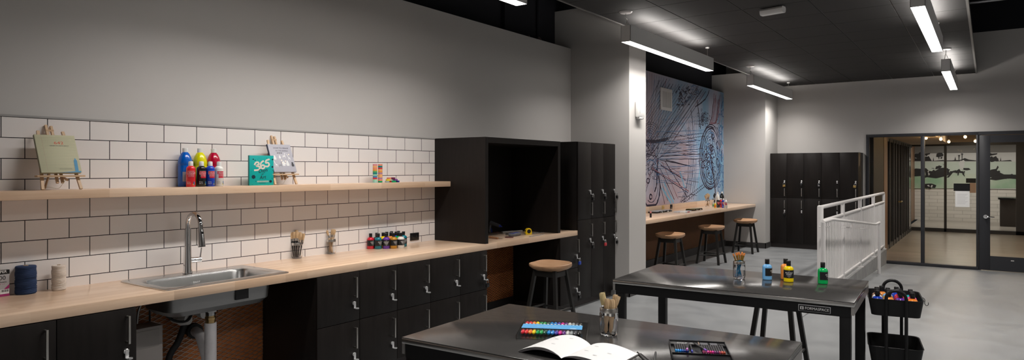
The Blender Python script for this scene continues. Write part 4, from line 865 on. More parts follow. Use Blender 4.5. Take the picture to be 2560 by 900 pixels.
for dx0, dx1, h_, wv, lb in [(.016,-.030,.198,.016,'narrow bristle brush leaning left in the sparse jar'),(.000,.022,.206,.036,'wide bristle brush with pale handle in the sparse jar'),(-.018,.006,.195,.018,'pale handled brush hidden behind the wide one')]:
    fwd = Vector((-math.sin(VR), math.cos(VR), 0)); o_ = {.016:-.012,.036:-.002,.018:.014}[wv]
    brush(Vector((j2.x,j2.y,CT+.011))+vr*dx0+fwd*o_, Vector((j2.x,j2.y,CT+h_))+vr*dx1+fwd*o_, wv, lb, pale_h, hr=.0055, hw=.008, th=.011, fl=.022, bl=.045, hang=0)
j3 = rimbase(1522, 842, TZ, .043); jar(j3, 'glass jar of bristle brushes on the near work table', .0435, .128)
fwd = Vector((-math.sin(VR), math.cos(VR), 0))
for dx0, dx1, df, h_, wv, hm, bm_, lb in [(-.004,-.032,.0,.198,.026,blackh,bristle2,'tall yellowish flat brush leaning left in the near table jar'),(-.016,-.010,-.016,.172,.022,pale_h,bristle,'left of the short bristle brushes in the near table jar'),(.006,.014,-.014,.168,.026,pale_h,bristle,'middle short bristle brush in the near table jar'),(.012,.034,.016,.185,.022,pale_h,bristle,'fluffy brush leaning right at the back of the near table jar'),(-.01,.046,.004,.180,.020,blackh,bristle,'rightmost bristle brush leaning out of the near table jar')]:
    brush(Vector((j3.x,j3.y,TZ+.011))+vr*dx0+fwd*df, Vector((j3.x,j3.y,TZ+h_))+vr*dx1+fwd*df, wv, lb, hm, ferr, bm_, hr=.0055, hw=.009, th=.012, fl=.022, bl=.058, hang=0)
j4 = rimbase(1848, 698, TZ, .043); jar(j4, 'glass jar of blue handled artist brushes on the far table', .0425, .125)
for k, (dx0, dx1, df, h_, wv) in enumerate([(.020,-.043,.004,.176,.010),(.016,-.030,-.01,.184,.008),(.010,-.014,.008,.184,.008),(.004,-.008,-.014,.190,.009),(-.004,-.006,.016,.182,.007),(-.010,.020,-.006,.186,.014),(-.016,.026,.008,.188,.010),(-.018,.036,-.008,.182,.013),(.0,.002,.0,.186,.007),(-.022,.012,.012,.17,.007)]):
    brush(Vector((j4.x,j4.y,TZ+.011))+vr*dx0+fwd*df, Vector((j4.x,j4.y,TZ+h_))+vr*dx1+fwd*df, wv, 'slim blue handled brush with gold ferrule and orange tip', blue_h, ferr_g, bristle_o, 'blue handled brushes in the far table jar', th=.006, fl=.038, bl=.02, hr=.0032, flat=False)
# spools and paper box at the left end
def spool(px, py, r, h, col, label, shade):
    p = rimbase(px, py, CT+.0005, r); t = thing('twine_spool', label, 'twine spool', p); m = noise_tint(mat('twine '+label[:5], col, .85), col, shade, scale=(8,8,90), nscale=3, bump=.6, dist=.002)
    f = MB(); prof = [(r*.25,0),(r*.93,.0)]; n = 60
    for i in range(n+1): z = h*(.01+.98*i/n); e = min(1, (min(i, n-i)+1.5)/4); prof.append((r*(.93+.07*e)+(.0006 if i % 2 else -.0006)+.0012*math.sin(i*.33), z))
    prof += [(r*.93,h),(r*.25,h),(r*.25,h-.02),(0,h-.02)]; f.lathe(prof, m, n=30); random.seed(3)
    for k in range(16):
        z_ = h*random.uniform(.05,.8); a0 = random.uniform(0,6); sl = random.uniform(-.02,.04); f.tube([((r+.0012)*math.cos(a0+i*.35), (r+.0012)*math.sin(a0+i*.35), z_+sl*i/9) for i in range(10)], .0011, m, n=4)
    f.build('wound_twine', t)
    f = MB(); f.lathe([(r*.245,h-.019),(r*.245,h+.003),(r*.2,h+.003),(r*.2,h-.018)], mat('cardboard core', (.45,.33,.22), .8), n=16); f.build('core_tube', t)
spool(64.5, 737, .0505, .158, (.012,.03,.085), 'navy twine spool standing by the tiles', (.02,.045,.12))
spool(147, 727, .036, .145, (.62,.55,.49), 'cream twine spool standing by the tiles', (.72,.65,.58))
pb = P(23.5, 739, Z=CT+.0005)
bx = thing('paper_pack', 'grey and magenta pack of paper at the left edge', 'paper pack', (pb.x, pb.y, CT+.0005), R90+.08); bx.scale = (1.5, 1, 1.5)
f = MB(); gl = mat('pack grey', (.42,.41,.42), .4); mg = mat('pack magenta', (.38,.03,.16), .4)
f.box((-.11,0,0), (0,.022,.097), gl, .001); f.box((-.1105,-.0006,0), (.0005,.0225,.009), mg); f.box((-.1105,-.0006,.082), (.0005,.0225,.0975), black_p)
f.add([(-.045,-.0008,.009),(0,-.0008,.03),(0,-.0008,.044),(-.035,-.0008,.009)], [(0,1,2,3)], mg); f.box((-.03,-.0012,.009), (-.001,-.0009,.026), txt_w)
for i in range(9): f.box((-.027+i*.0027,-.0015,.016), (-.0258+i*.0027+(.0006 if i % 3 else 0),-.0013,.0245), txt_k)
f.text('PAPER', .014, txt_w, T(-.028,-.001,.091)); f.text('200', .022, txt_k, T(-.028,-.001,.068)); f.text('sheets', .010, txt_k, T(-.022,-.001,.0535)); f.text('6" x 6"', .006, mg, T(-.022,-.001,.046))
f.build('paper_box', bx)

# shelf: easels and books
SZ = 1.4821
def easel(yc, xl, w_, H_, label, lean=.5):
    t = thing('tabletop_easel', label, 'easel', (xl, yc, SZ+.0035), R90)   # local x -> +Y, local y -> -X (towards the wall)
    m = easelwood
    def slat(x0, z0, x1, z1, wd, th=.012, y_off=0, end=0):
        f = MB(); a = Vector((x0, z0*lean+y_off, z0)); b = Vector((x1, z1*lean+y_off, z1)); d = (b-a).normalized(); sx = Vector((1,0,0)); n = d.cross(sx).normalized(); sx = n.cross(d)*-1
        vv = [p+sx*(i*wd/2)+n*(j*th/2) for p in (a, b) for i, j in ((-1,-1),(1,-1),(1,1),(-1,1))]
        f.add(vv, [(0,3,2,1),(4,5,6,7),(0,1,5,4),(1,2,6,5),(2,3,7,6),(3,0,4,7)], m); return f
    for s_ in (-1, 1): slat(s_*w_*.40, .0, s_*w_*.26, H_*.90, .015).build('front_leg', t, smooth=False)
    f = slat(-.013, .035, -.013, H_, .013, .012, .012); g = slat(.013, .035, .013, H_*.985, .013, .012, .012)
    f.build('centre_slat', t, smooth=False); g.build('centre_slat', t, smooth=False)
    B((-.02, .0+H_*.93*lean, H_*.90), (.02, .012+H_*.93*lean, H_*.93), m).build('cross_bar', t, smooth=False)
    B((-w_/2, .07*lean-.030, .070), (w_/2, .07*lean+.010, .080), m, .001).build('ledge', t); 
    f = MB(); f.tube([(0,H_*.55*lean+.02,H_*.55), (-.01,.135,.30*H_), (-.03,.165,.0)], .006, m, n=6); f.build('rear_leg', t)
    MB().tube([(-.07,.09,.0035),(-.05,.05,.012),(-.01,.03,.004),(.01,.025,.03),(.025,.02,.055),(.028,.03,.067)], .0012, mat('jute string', (.5,.42,.3), .8), n=5, sub=4).build('string', t)
    MB().cyl((.015,.02,.063), (.04,.035,.052), .007, m, n=10).build('wing_screw', t)
    return lean
def book_on(yc, xl, lean, w_, h_, th, label, cover, deco, spine=None, rotz=0):
    t = thing('book', label, 'book', (xl-.07*lean, yc, SZ+.0808), R90+rotz)
    A = Matrix.Rotation(-math.atan(lean), 4, 'X') @ T(0, -.0075-th, .008)
    f = MB(); f.box((-w_/2, .003, .003), (w_/2-.003, th-.003, h_-.003), mat('page edges', (.62,.58,.5), .7), 0, A); f.build('pages', t)
    f = MB(); f.box((-w_/2, 0, 0), (w_/2, .003, h_), cover, .0006, A); f.box((-w_/2, th-.003, 0), (w_/2, th, h_), cover, .0006, A); f.box((-w_/2-.002, .0, 0), (-w_/2+.001, th, h_), spine or cover, .0006, A)
    deco(f, A); f.build('cover', t); return t
y642 = P(151, 443, X=-4.33).y
ln = easel(y642-.004, -4.292, .242, .372, 'wooden easel at the left end of the shelf holding the yellow book')
def d642(f, A):
    y = -.0004; lm = mat('ruled line', (.36,.37,.27), .7)
    for i in range(22): f.box((-.099, y, .012+i*.0101), (.099, y+.0002, .0128+i*.0101), lm, 0, A)
    f.box((-.07, y-.0001, 0), (-.0693, y+.0001, .24), mat('margin line', (.5,.3,.25), .7), 0, A)
    f.text('642', .026, mat('red title', (.65,.08,.03), .5), A@T(.012, -.0009, .190), sx=1.3); f.text('THINGS TO WRITE ABOUT', .0085, txt_k, A@T(.012, -.0009, .172), sx=.95); f.text('by the writers grotto', .005, txt_k, A@T(.035, -.0009, .03)) if False else None
    bl = mat('blue pencil', (.01,.22,.42), .5); f.add([(.068,-.001,.0),(.086,-.001,.0),(.088,-.001,.075),(.080,-.001,.095),(.071,-.001,.075)], [(0,1,2,3,4)], bl, A); f.add([(-.02,-.0008,.0),(.098,-.0008,.0),(.098,-.0008,.010)], [(0,1,2)], bl, A)
    for k in (.026,.020): f.box((-.01,y-.0003,k), (.055,y,k+.0012), mat('tiny print', (.25,.25,.2), .7), 0, A)
book_on(y642+.002, -4.292, ln, .204, .243, .017, 'pale yellow lined book numbered 642 on the left easel', mat('pale ruled cover', (.52,.50,.33), .6), d642, mat('olive spine', (.28,.27,.18), .6))
yan = P(708, 436, X=-4.36).y
ln = easel(yan, -4.325, .235, .372, 'wooden easel behind the teal book on the shelf', .42)
def animal(f, A, x, z, s, m, kind):
    y = -.001-.0001*random.random()
    def pl(pts): f.add([(x+a*s, y, z+b_*s) for a, b_ in pts], [tuple(range(len(pts)))], m, A)
    if kind == 0: pl([(-.5,0),(-.4,0),(-.35,.35),(.2,.35),(.25,0),(.35,0),(.35,.5),(.3,1.1),(.5,1.15),(.5,1.3),(.2,1.35),(.15,.7),(-.45,.65)])
    if kind == 1: pl([(-.3,0),(.3,0),(.4,.4),(.25,.8),(.2,1.1),(0,1.25),(-.2,1.1),(-.25,.8),(-.4,.4)])
    if kind == 2: pl([(-.15,0),(-.05,0),(0,.5),(.3,.45),(.35,0),(.45,0),(.42,.7),(0,.9),(-.3,1.8),(-.5,1.75),(-.4,1.6),(-.15,.8)])
def danim(f, A):
    f.text('HOW TO DRAW', .0175, mat('slate title', (.05,.05,.07), .5), A@T(.008, -.001, .196)); f.text('ALL THE ANIMALS', .0135, mat('slate title', (.05,.05,.07), .5), A@T(.01, -.001, .174))
    wn = mat('animal white', (.72,.72,.72), .6); random.seed(5)
    for x, z, s, k, m in [(.02,.115,.03,0,wn),(-.02,.11,.022,1,wn),(.058,.095,.03,2,wn),(.0,.05,.032,1,wn),(.035,.05,.036,1,wn),(.078,.045,.03,1,txt_k),(.078,.055,.017,1,wn),(-.03,.04,.03,0,mat('animal grey', (.25,.25,.27), .6)),(-.065,.1,.03,1,wn),(-.07,.04,.03,2,wn)]: animal(f, A, x, z, s, m, k)
    for i in range(6): f.box((-.035+i*.008,-.0012,.150+(i % 2)*.003), (-.031+i*.008,-.001,.160), txt_k, 0, A)
    f.add([(.078+.009*math.cos(a_*.628),-.0014,.088+.009*math.sin(a_*.628)) for a_ in range(10)], [tuple(range(10))], wn, A) if False else None
    for x in (.072,.084): f.add([(x+.003*math.cos(a_),-.0015,.075+.003*math.sin(a_)) for a_ in (0,1,2,3,4,5)], [(0,1,2,3,4,5)], txt_k, A)
    gd = mat('gold foil', (.6,.42,.3), .3, .8)
    for x, z in ((.065,.145),(-.012,.095),(.02,.088),(-.01,.075),(.012,.07)): f.box((x-.003,-.0012,z-.004), (x+.003,-.001,z+.004), gd, 0, A)
book_on(yan+.006, -4.325, ln, .200, .228, .016, 'grey book about drawing animals on the right easel', mat('lilac grey cover', (.42,.41,.46), .5), danim, mat('dark blue spine', (.02,.03,.07), .5))
t365 = thing('book', 'teal book standing on the shelf with white brush lettered number', 'book', (-4.335, P(654, 463, X=-4.335).y, SZ), R90-.12)
teal = mat('teal cover', (.0,.40,.37), .45); w_, h_, th = .186, .218, .02
B((-w_/2+.001, .003, .003), (w_/2-.003, th-.003, h_-.003), mat('page edges', (.62,.58,.5), .7)).build('pages', t365)
f = MB(); f.box((-w_/2, 0, 0), (w_/2, .003, h_), teal, .0006); f.box((-w_/2, th-.003, 0), (w_/2, th, h_), teal, .0006); f.box((-w_/2-.001, 0, 0), (-w_/2+.002, th, h_), mat('teal spine', (.0,.2,.2), .5), .0006)
cream = mat('cream lettering', (.72,.68,.58), .5)
def brushnum(segs, wd, m, z=-.0009):
    for s_ in segs:
        pp = [Vector((a, z, b_)) for a, b_ in s_]; q = []
        e = [2*pp[0]-pp[1]]+pp+[2*pp[-1]-pp[-2]]
        for i in range(1, len(e)-2):
            for k in range(6):
                t_ = k/6; a, b_, c, d = e[i-1:i+3]; q.append(.5*((2*b_)+(c-a)*t_+(2*a-5*b_+4*c-d)*t_*t_+(3*b_-a-3*c+d)*t_**3))
        f.ribbon(q+[pp[-1]], wd, m, (0,-1,0))
brushnum([[(-.055,.148),(-.045,.165),(-.028,.168),(-.022,.155),(-.040,.142),(-.020,.136),(-.014,.122),(-.030,.112),(-.058,.110)], [(.016,.180),(-.004,.165),(-.008,.140),(.002,.124),(.018,.126),(.022,.140),(.010,.148),(-.004,.140)], [(.062,.192),(.036,.182),(.032,.165),(.050,.166),(.058,.150),(.046,.138),(.028,.140)]], .0125, cream)
def scribble(txt, size, x, z, a=.08): f.text(txt, size, txt_k, T(x, -.0011, z)@Matrix.Rotation(-a, 4, 'Y'), shear=.2)
scribble('Days', .036, .012, .108, .18); scribble('of', .02, .006, .082, .1); scribble('Art', .036, .010, .058, .12)
for x, z, r_ in ((-.062,.062,.017),(-.064,.19,.006),(-.05,.183,.005),(.085,.19,.010),(.084,.135,.012),(.070,.028,.012),(-.02,.2,.002),(.04,.2,.003),(-.08,.1,.002),(-.045,.03,.003),(-.07,.006,.002),(.03,.012,.001),(.08,.05,.003),(-.03,.19,.002),(.085,.11,.003)):
    r_ = min(r_, w_/2-abs(x)-.0005); f.add([(x+r_*(1+.18*math.sin(k*2.7))*.85*math.cos(k*PI/8), -.0008, z+r_*(1+.18*math.sin(k*2.7))*.85*math.sin(k*PI/8)) for k in range(16)], [tuple(range(16))], mat('teal black ink', (.005,.03,.045), .5))
for k in range(2): f.box((-.035, -.001, .030-k*.006), (.055, -.0009, .0325-k*.006), cream)
f.box((-.02,-.001,.016), (.03,-.0009,.018), txt_k); f.build('cover', t365)
# shelf: big and small craft bottles
def big_bottle(y, x, colour, label, h=.262, r=.046, white_label=False):
    t = thing('tempera_paint_bottle', label, 'paint bottle', (x, y, SZ), 0, 'large tempera bottles on the shelf'); m = ink_m(colour); k = h/.262
    f = MB(); f.lathe([(r*.9,0),(r,.008),(r,.135*k),(r*.965,.139*k),(r*.965,.147*k),(r,.151*k),(r,.165*k),(r*.95,.180*k),(r*.80,.202*k),(r*.58,.222*k),(r*.36,.234*k),(r*.30,.238*k)], m, n=28); f.build('bottle_body', t)
    f = MB(); f.lathe([(r*.37,.233*k),(r*.38,.236*k),(r*.37,h-.002),(r*.33,h),(0,h)], capw, n=22)
    for i in range(22): a = 2*PI*i/22; f.box((r*.36,-.0008,.238*k), (r*.385,.0008,h-.004), capw, 0, Rz(a))
    f.build('bottle_cap', t)
    if white_label:
        f = MB(); q = r+.0006; a0 = face_to_eye((x,y))+.0; vv = []
        for i in range(9): a = a0-.35+i*.1; vv += [(q*math.sin(a),-q*math.cos(a),.035),(q*math.sin(a),-q*math.cos(a),.10)]
        f.add(vv, [(2*i,2*i+2,2*i+3,2*i+1) for i in range(8)], mat('pale label', (.35,.38,.45), .5)); f.build('bottle_label', t)
for px, c, lb, wl_ in ((463,'royal blue','large blue paint bottle with white cap on the shelf',True),(500,'lemon','large yellow paint bottle with white cap on the shelf',False),(534,'crimson','large dark red paint bottle with white cap on the shelf',False)): big_bottle(P(px, 460, X=-4.443).y, -4.443, c, lb, white_label=wl_)
def craft(y, x, colour, label, h=.172, r=.0292, z=SZ, sc=1, da=0):
    t = thing('craft_paint_bottle', label, 'paint bottle', (x, y, z), 0, None); m = ink_m(colour); t.scale = (sc,)*3
    f = MB(); f.lathe([(r*.92,0),(r,.003),(r,.118),(r*.96,.128),(r*.62,.138),(r*.42,.141)], m, n=24); f.build('bottle_body', t)
    f = MB(); f.lathe([(r*.50,.140),(r*.52,.142),(r*.50,.166),(r*.44,.170),(0,.172)], capw, n=18); f.build('bottle_cap', t)
    f = MB(); q = r+.0005; a0 = face_to_eye((x,y))+da
    def patch(aa, ab, z0, z1, mt, e=0):
        vv = []
        for i in range(7): a = aa+(ab-aa)*i/6; vv += [((q+e)*math.sin(a),-(q+e)*math.cos(a),z0),((q+e)*math.sin(a),-(q+e)*math.cos(a),z1)]
        f.add(vv, [(2*i,2*i+2,2*i+3,2*i+1) for i in range(6)], mt)
    rl = mat('craft red label', (.55,.01,.03), .4)
    patch(a0-.75, a0+.85, .083, .104, rl); patch(a0-.45, a0+.85, .058, .0835, rl); patch(a0-.75, a0+.85, .082, .0838, txt_w, .0003); patch(a0-.75, a0+.85, .1035, .1052, txt_w, .0003)
    R = Rz(a0+.1); f.text('craftsmart', .0135, txt_w, T(0,0,.0935)@R, wrap=q+.0006); f.text('matte acrylic paint', .0055, txt_w, T(0,0,.076)@R, wrap=q+.0006); f.text('peinture acrylique', .0055, txt_w, T(0,0,.070)@R, wrap=q+.0006)
    tw = txt_k if colour == 'white' else txt_w; f.text('8 fl oz', .0085, tw, T(0,0,.032)@Rz(a0-.45), wrap=q+.0006); f.text('236 ml', .0085, tw, T(0,0,.022)@Rz(a0-.45), wrap=q+.0006)
    patch(a0+.6, a0+.85, .013, .035, mat('leaf blue', (.0,.12,.3), .5), .0003); patch(a0+.45, a0+.62, .013, .02, mat('leaf yellow', (.7,.55,.0), .5), .0003)
    f.build('bottle_label', t)
for px, c, lb, da in ((477,'scarlet','small red craft paint bottle in front of the large blue one',0),(503.5,'black','small black craft paint bottle in front of the large yellow one',.35),(525.5,'blue','small blue craft paint bottle left of the small white one',.35),(547.5,'white','small white craft paint bottle at the right of the shelf group',.35)): craft(P(px, 460, X=-4.345).y, -4.345, c, lb, da=da)
# washi tape rolls
TC = {'coral':(.75,.25,.15),'rose':(.7,.25,.3),'orange':(.75,.3,.05),'green':(.1,.4,.12),'dark teal':(.0,.2,.2),'mint':(.3,.6,.4),'blue':(.05,.2,.45),'red':(.6,.04,.05),'pale teal':(.3,.55,.5),'mauve':(.4,.2,.35),'light orange':(.8,.42,.15),'yellow':(.8,.62,.02),'white':(.75,.72,.7),'purple':(.2,.05,.3),'maroon':(.15,.01,.06),'navy':(.01,.04,.25),'grey green':(.3,.38,.35),'emerald':(.0,.3,.1)}
def roll(p, c, label, group, r=.0197, h=.0148):
    t = thing('tape_roll', label, 'tape roll', p, 0, group)
    MB().lathe([(r*.72,0),(r,0),(r,h-.0003),(r*.72,h-.0003),(r*.72,0)], clr('tape '+c, TC[c], .4, 0), n=22).build('tape', t)
    MB().lathe([(r*.66,.0005),(r*.715,.0005),(r*.715,h-.0008),(r*.66,h-.0008),(r*.66,.0005)], mat('cardboard core', (.45,.33,.22), .8), n=18).build('core', t)
ORD = ['bottom','second','third','fourth','fifth','sixth','seventh','eighth','ninth','tenth','top']
for side, px, cols in (('left', 937.5, ['pale teal','mint','red','blue','mint','dark teal','green','orange','coral','light orange','rose']), ('right', 950.5, ['emerald','coral','mauve','light orange','light orange','mauve','orange','light orange','red','dark teal','coral'])):
    y = P(px, 457, X=-4.385).y
    for i, c in enumerate(cols): roll((-4.385, y, SZ+.0148*i), c, f'{c} tape roll, {ORD[i]} of the {side} stack on the shelf' if i in (0, 10) else f'{c} tape roll, {ORD[i]} from below in the {side} stack on the shelf', 'stacked tape rolls on the shelf')
GT = 'loose tape rolls at the right of the shelf'
y0_ = P(968, 457, X=-4.36).y
def Y_(px): return P(px, 457, X=-4.36).y
rows = [(0,[('grey green',968,-4.345),('red',977,-4.395),('emerald',984.5,-4.345),('navy',993,-4.375)]),(1,[('yellow',970,-4.347),('white',979.5,-4.385),('purple',988.5,-4.365)]),(2,[('coral',972.5,-4.352),('maroon',982.5,-4.372)])]
prev = []
for lv, rs in rows:
    for c, px, x in rs: roll((x, P(px, 457, X=x).y, SZ+.0148*lv), c, f'{c} tape roll in the {["bottom","middle","top"][lv]} layer of the little pile', GT, .0205)

# hutch tools
def lay(px, py, z=CT): return P(px, py, Z=z)
def H(x, y): return (1215+x/12.86, 550+y/12.86)
tm = thing('tape_measure', 'yellow tape measure standing on the worktop in the black box unit', 'tape measure', P(*H(1360,462), Z=CT+.0005), .35); yl = mat('yellow case', (.8,.55,.01), .3)
f = MB(); outl_ = [(-.034,0),(.034,0),(.034,.035),(.028,.055),(.012,.068),(-.012,.068),(-.028,.056),(-.034,.036)]
f.prism(outl_, -.018, .018, yl, Matrix.Rotation(-PI/2-.9+PI*0, 4, 'Z')@Matrix.Rotation(PI/2, 4, 'X')); f.build('case', tm)
Mx = Matrix.Rotation(-PI/2-.9, 4, 'Z')@Matrix.Rotation(PI/2, 4, 'X')
f = MB(); f.cyl((0,.034,-.019), (0,.034,-.0183), .022, black_p, n=20, M=Mx); f.cyl((0,.034,.0183), (0,.034,.019), .022, black_p, n=20, M=Mx); f.box((.0345,.03,-.009), (.0355,.05,.009), black_p, 0, Mx); f.build('badge', tm)
MB().box((.034,.002,-.009), (.044,.012,.009), silver_m, .001, Mx).build('tape_tip', tm)
hk = thing('carpet_knife', 'grey handled knife with blue grip line lying in the black box unit', 'knife', P(*H(880,480), Z=CT+.0185)); a = P(*H(640,470), Z=CT+.018)-P(*H(880,480), Z=CT+.018); b_ = P(*H(1080,440), Z=CT+.018)-P(*H(880,480), Z=CT+.018)
gy = mat('grey rubber grip', (.12,.125,.14), .5); bl2 = clr('blue plastic', (.02,.05,.4), .3)
MB().tube([a*.55, a*.2, b_*.4, b_*.8, b_], [.017,.018], gy, n=12, sub=4).build('grip', hk); MB().tube([a*1.0, a*.55], .014, silver_m, n=10).build('blade_head', hk); up = Vector((0,0,.0165)); MB().tube([a*.5+up, a*0+up*1.1, b_*.5+up*1.15, b_*.9+up*.9], .004, bl2, n=6, sub=4).build('grip_line', hk)
sd = [('brown oval sanding pad in front of the grey knife', (745,565), .046, .019), ('brown oval sanding pad by the left wall of the box unit', (300,400), .045, .03)]
lth = noise_tint(mat('brown abrasive', (.1,.03,.025), .8), (.085,.025,.02), (.13,.045,.035), nscale=60)
for lb, (x, y), rx, ry in sd:
    o = MB(); o.lathe([(1,0),(1,.006),(.97,.007),(0,.007)], lth, Matrix.Diagonal((rx, rx*.9, 1, 1)), 26); o = o.build('sanding_pad', loc=P(*H(x, y), Z=CT+.0005)); tag(o, lb, 'sanding pad')
def flatbar(a, b, wd, h, m, name, label, cat, z=CT+.0005):
    a = P(*H(*a), Z=z); b = P(*H(*b), Z=z); d = (b-a); L_ = d.length; ang = math.atan2(d.y, d.x); o = MB(); o.box((0,-wd/2,0), (L_,wd/2,h), m, .0006)
    if m is clearm: o.box((0.01,-wd/2+.001,h+.0002), (L_-.01,-wd/2+.003,h+.0006), txt_w)
    return tag(o.build(name, loc=a, rot=ang), label, cat)
clearm = mat('clear acrylic', (.9,.9,.9), .05, trans=.85, ior=1.3)
flatbar((520,404), (1150,356), .03, .012, white_p, 'white_strip', 'white flat strip lying at the back of the box unit', 'strip')
flatbar((1470,430), (1830,395), .05, .003, clearm, 'acrylic_ruler', 'clear ruler lying behind the tape measure', 'ruler')
flatbar((1400,540), (1850,475), .02, .003, clearm, 'acrylic_ruler', 'clear ruler lying in front of the tape measure', 'ruler')
sc_ = thing('wood_scraper', 'wooden handled scraper at the left front of the box unit', 'scraper', P(*H(240,560), Z=CT+.0105)); a = P(*H(110,548), Z=CT+.010)-P(*H(240,560), Z=CT+.010); b_ = P(*H(390,585), Z=CT+.010)-P(*H(240,560), Z=CT+.010)
MB().tube([a, b_], [.010,.008], mat('reddish handle', (.5,.24,.12), .4), n=10).build('scraper_handle', sc_); MB().tube([b_, b_*1.9], [.007,.004], chrome, n=8, flat=.4).build('scraper_blade', sc_)
gg = thing('glue_gun', 'grey glue gun with blue nozzle and trigger by the left side of the box unit', 'glue gun', P(*H(170,430), Z=CT+.008)+Vector((-.05,.04,0)))
gp = lambda x, y: P(*H(x, y), Y=gg.location.y+.02)-gg.location
n0, n1, g0 = gp(520,220), gp(440,190), gp(150,90)
MB().tube([n1, (n1+g0)/2, g0], [.017,.024], gy, n=12).build('gun_body', gg); MB().tube([n0, n1], [.003,.014], bl2, n=10).build('nozzle', gg); MB().tube([g0+Vector((0,0,-.005)), Vector((-.005,0,.03)), Vector((.0,.0,.0))], [.012,.010], gy, n=8).build('gun_handle', gg); MB().tube([gp(140,220), gp(180,330), gp(185,400)], .005, bl2, n=6).build('stand_wire', gg)
# ---------------------------------------------------------------- near table: book, markers, pencils
def onT(px, py, z=TZ): return P(px, py, Z=z)
bk_ = thing('open_book', 'open white drawing book lying on the near table', 'book', (-1.42, 2.46, TZ))
page = mat('bright page', (.82,.82,.82), .6); pe = mat('page block edge', (.5,.48,.5), .7)
def prof_l(t): return (-.215*t, .004+.038*math.sin(min(1, t*1.0)*PI)**.8*(1-.35*t)+.003*(1-t))
def prof_r(t): return (.225*t, .006+.028*math.sin(min(1, t*1.05)*PI)**.7*(1-.45*t))
def sheet(f, pr, y0, y1, dz, m, n=18, th=.0006, tmax=1):
    vv = []; 
    for i in range(n+1):
        x, z = pr(tmax*i/n); z = max(z+dz*min(1, i/n*3), .0012)
        vv += [(x,y0,z),(x,y1,z),(x,y1,z-th),(x,y0,z-th)]
    ff = [(4*i+a, 4*i+(a+1) % 4, 4*i+4+(a+1) % 4, 4*i+4+a) for i in range(n) for a in range(4)]+[(0,3,2,1),(4*n,4*n+1,4*n+2,4*n+3)]
    f.add(vv, ff, m)
f = MB()
for k in range(6): sheet(f, prof_l, -.125, .125, -.0022*k, page if k == 0 else pe)
f.build('left_pages', bk_)
f = MB()
for k in range(6): sheet(f, prof_r, -.125, .125, -.0022*k, page if k == 0 else pe)
f.build('right_pages', bk_)
f = MB(); f.box((-.21,-.127,.0002), (-.0,.127,.0011), black_p) ; f.box((0,-.127,.0002), (.225,.127,.0011), black_p); f.build('book_cover', bk_)
f = MB(); random.seed(9)
for side, t_, y in ((0,.33,.075),(0,.55,.03),(0,.72,.075),(0,.8,.0),(1,.3,.05),(1,.28,-.03),(1,.68,-.0),(1,.55,-.07),(0,.4,-.05)):
    pr = prof_r if side else prof_l; x, z = pr(t_); z += .0012
    for j in range(5): f.add([(x-.008+j*.004,y-.001,z),(x-.0045+j*.004,y-.0015,z),(x-.006+j*.004,y+.0025,z)], [(0,1,2)], txt_k)
    for j in range(4): f.add([(x-.006+j*.004,y-.004,z),(x-.0052+j*.004,y-.004,z),(x-.004+j*.003,y+.004,z),(x-.005+j*.003,y+.004,z)], [(0,1,2,3)], txt_k)
f.build('page_drawing', bk_, smooth=False)
# marker pack
pk = thing('marker_case', 'clear plastic tray with a light blue band holding coloured markers', 'marker set', onT(1308, 833)); ax = (onT(1448, 838)-onT(1308, 833)); ang = math.atan2(ax.y, ax.x); L_ = ax.length; pk.rotation_euler = (0,0,ang)
thin = mat('thin clear plastic', (1,1,1), .03, trans=1, ior=1.03)
iA = Rz(-ang)
lo = lambda px, py, z=TZ: iA @ (onT(px, py, z)-pk.location)
b0 = lo(1326, 804); fr = lo(1300, 848)
f = MB(); d0, d1 = fr.y+.004, b0.y+.02
f.box((-.02,d0,0), (L_+.035,d1,.001), thin); f.box((-.02,d0,0), (-.0185,d1,.016), thin); f.box((L_+.0335,d0,0), (L_+.035,d1,.016), thin); f.box((-.02,d0,0), (L_+.035,d0+.0015,.012), thin); f.box((-.02,d1-.0015,0), (L_+.035,d1,.016), thin)
f.build('clear_tray', pk, smooth=False)
ya, yb = lo(1311, 819, TZ+.02).y, lo(1314, 811, TZ+.02).y
f = MB(); f.box((-.012,min(ya,yb)-.004,.0195), (L_+.012,max(ya,yb)+.012,.0205), mat('sky blue band', (.12,.42,.78), .35)); f.text('acrylic marker colors', .012, txt_w, T(L_*.42, (ya+yb)/2+.004, .0209)@Matrix.Rotation(-PI/2, 4, 'X')); f.box((L_-.045,ya+.0,.0206), (L_-.015,ya+.008,.0209), txt_w)
f.build('blue_band', pk, smooth=False)
MC = ['crimson red','scarlet','orange','yellow','green','leaf green','dark green','sky blue','azure','violet blue','magenta','purple','white','grey','dark grey','black']
MV = [(.6,.01,.03),(.65,.02,.02),(.8,.2,.02),(.8,.6,.0),(.0,.28,.06),(.02,.32,.08),(.01,.08,.05),(.0,.2,.55),(.02,.22,.6),(.05,.04,.35),(.6,.02,.25),(.12,.03,.22),(.6,.6,.58),(.25,.28,.28),(.07,.07,.08),(.01,.01,.01)]
PL = ['leftmost','second','third','fourth','fifth','sixth','seventh','eighth','ninth','tenth','eleventh','twelfth','thirteenth','fourteenth','fifteenth','rightmost']
yF = lo(1310, 829, TZ+.012).y; yR = lo(1320, 808, TZ+.012).y
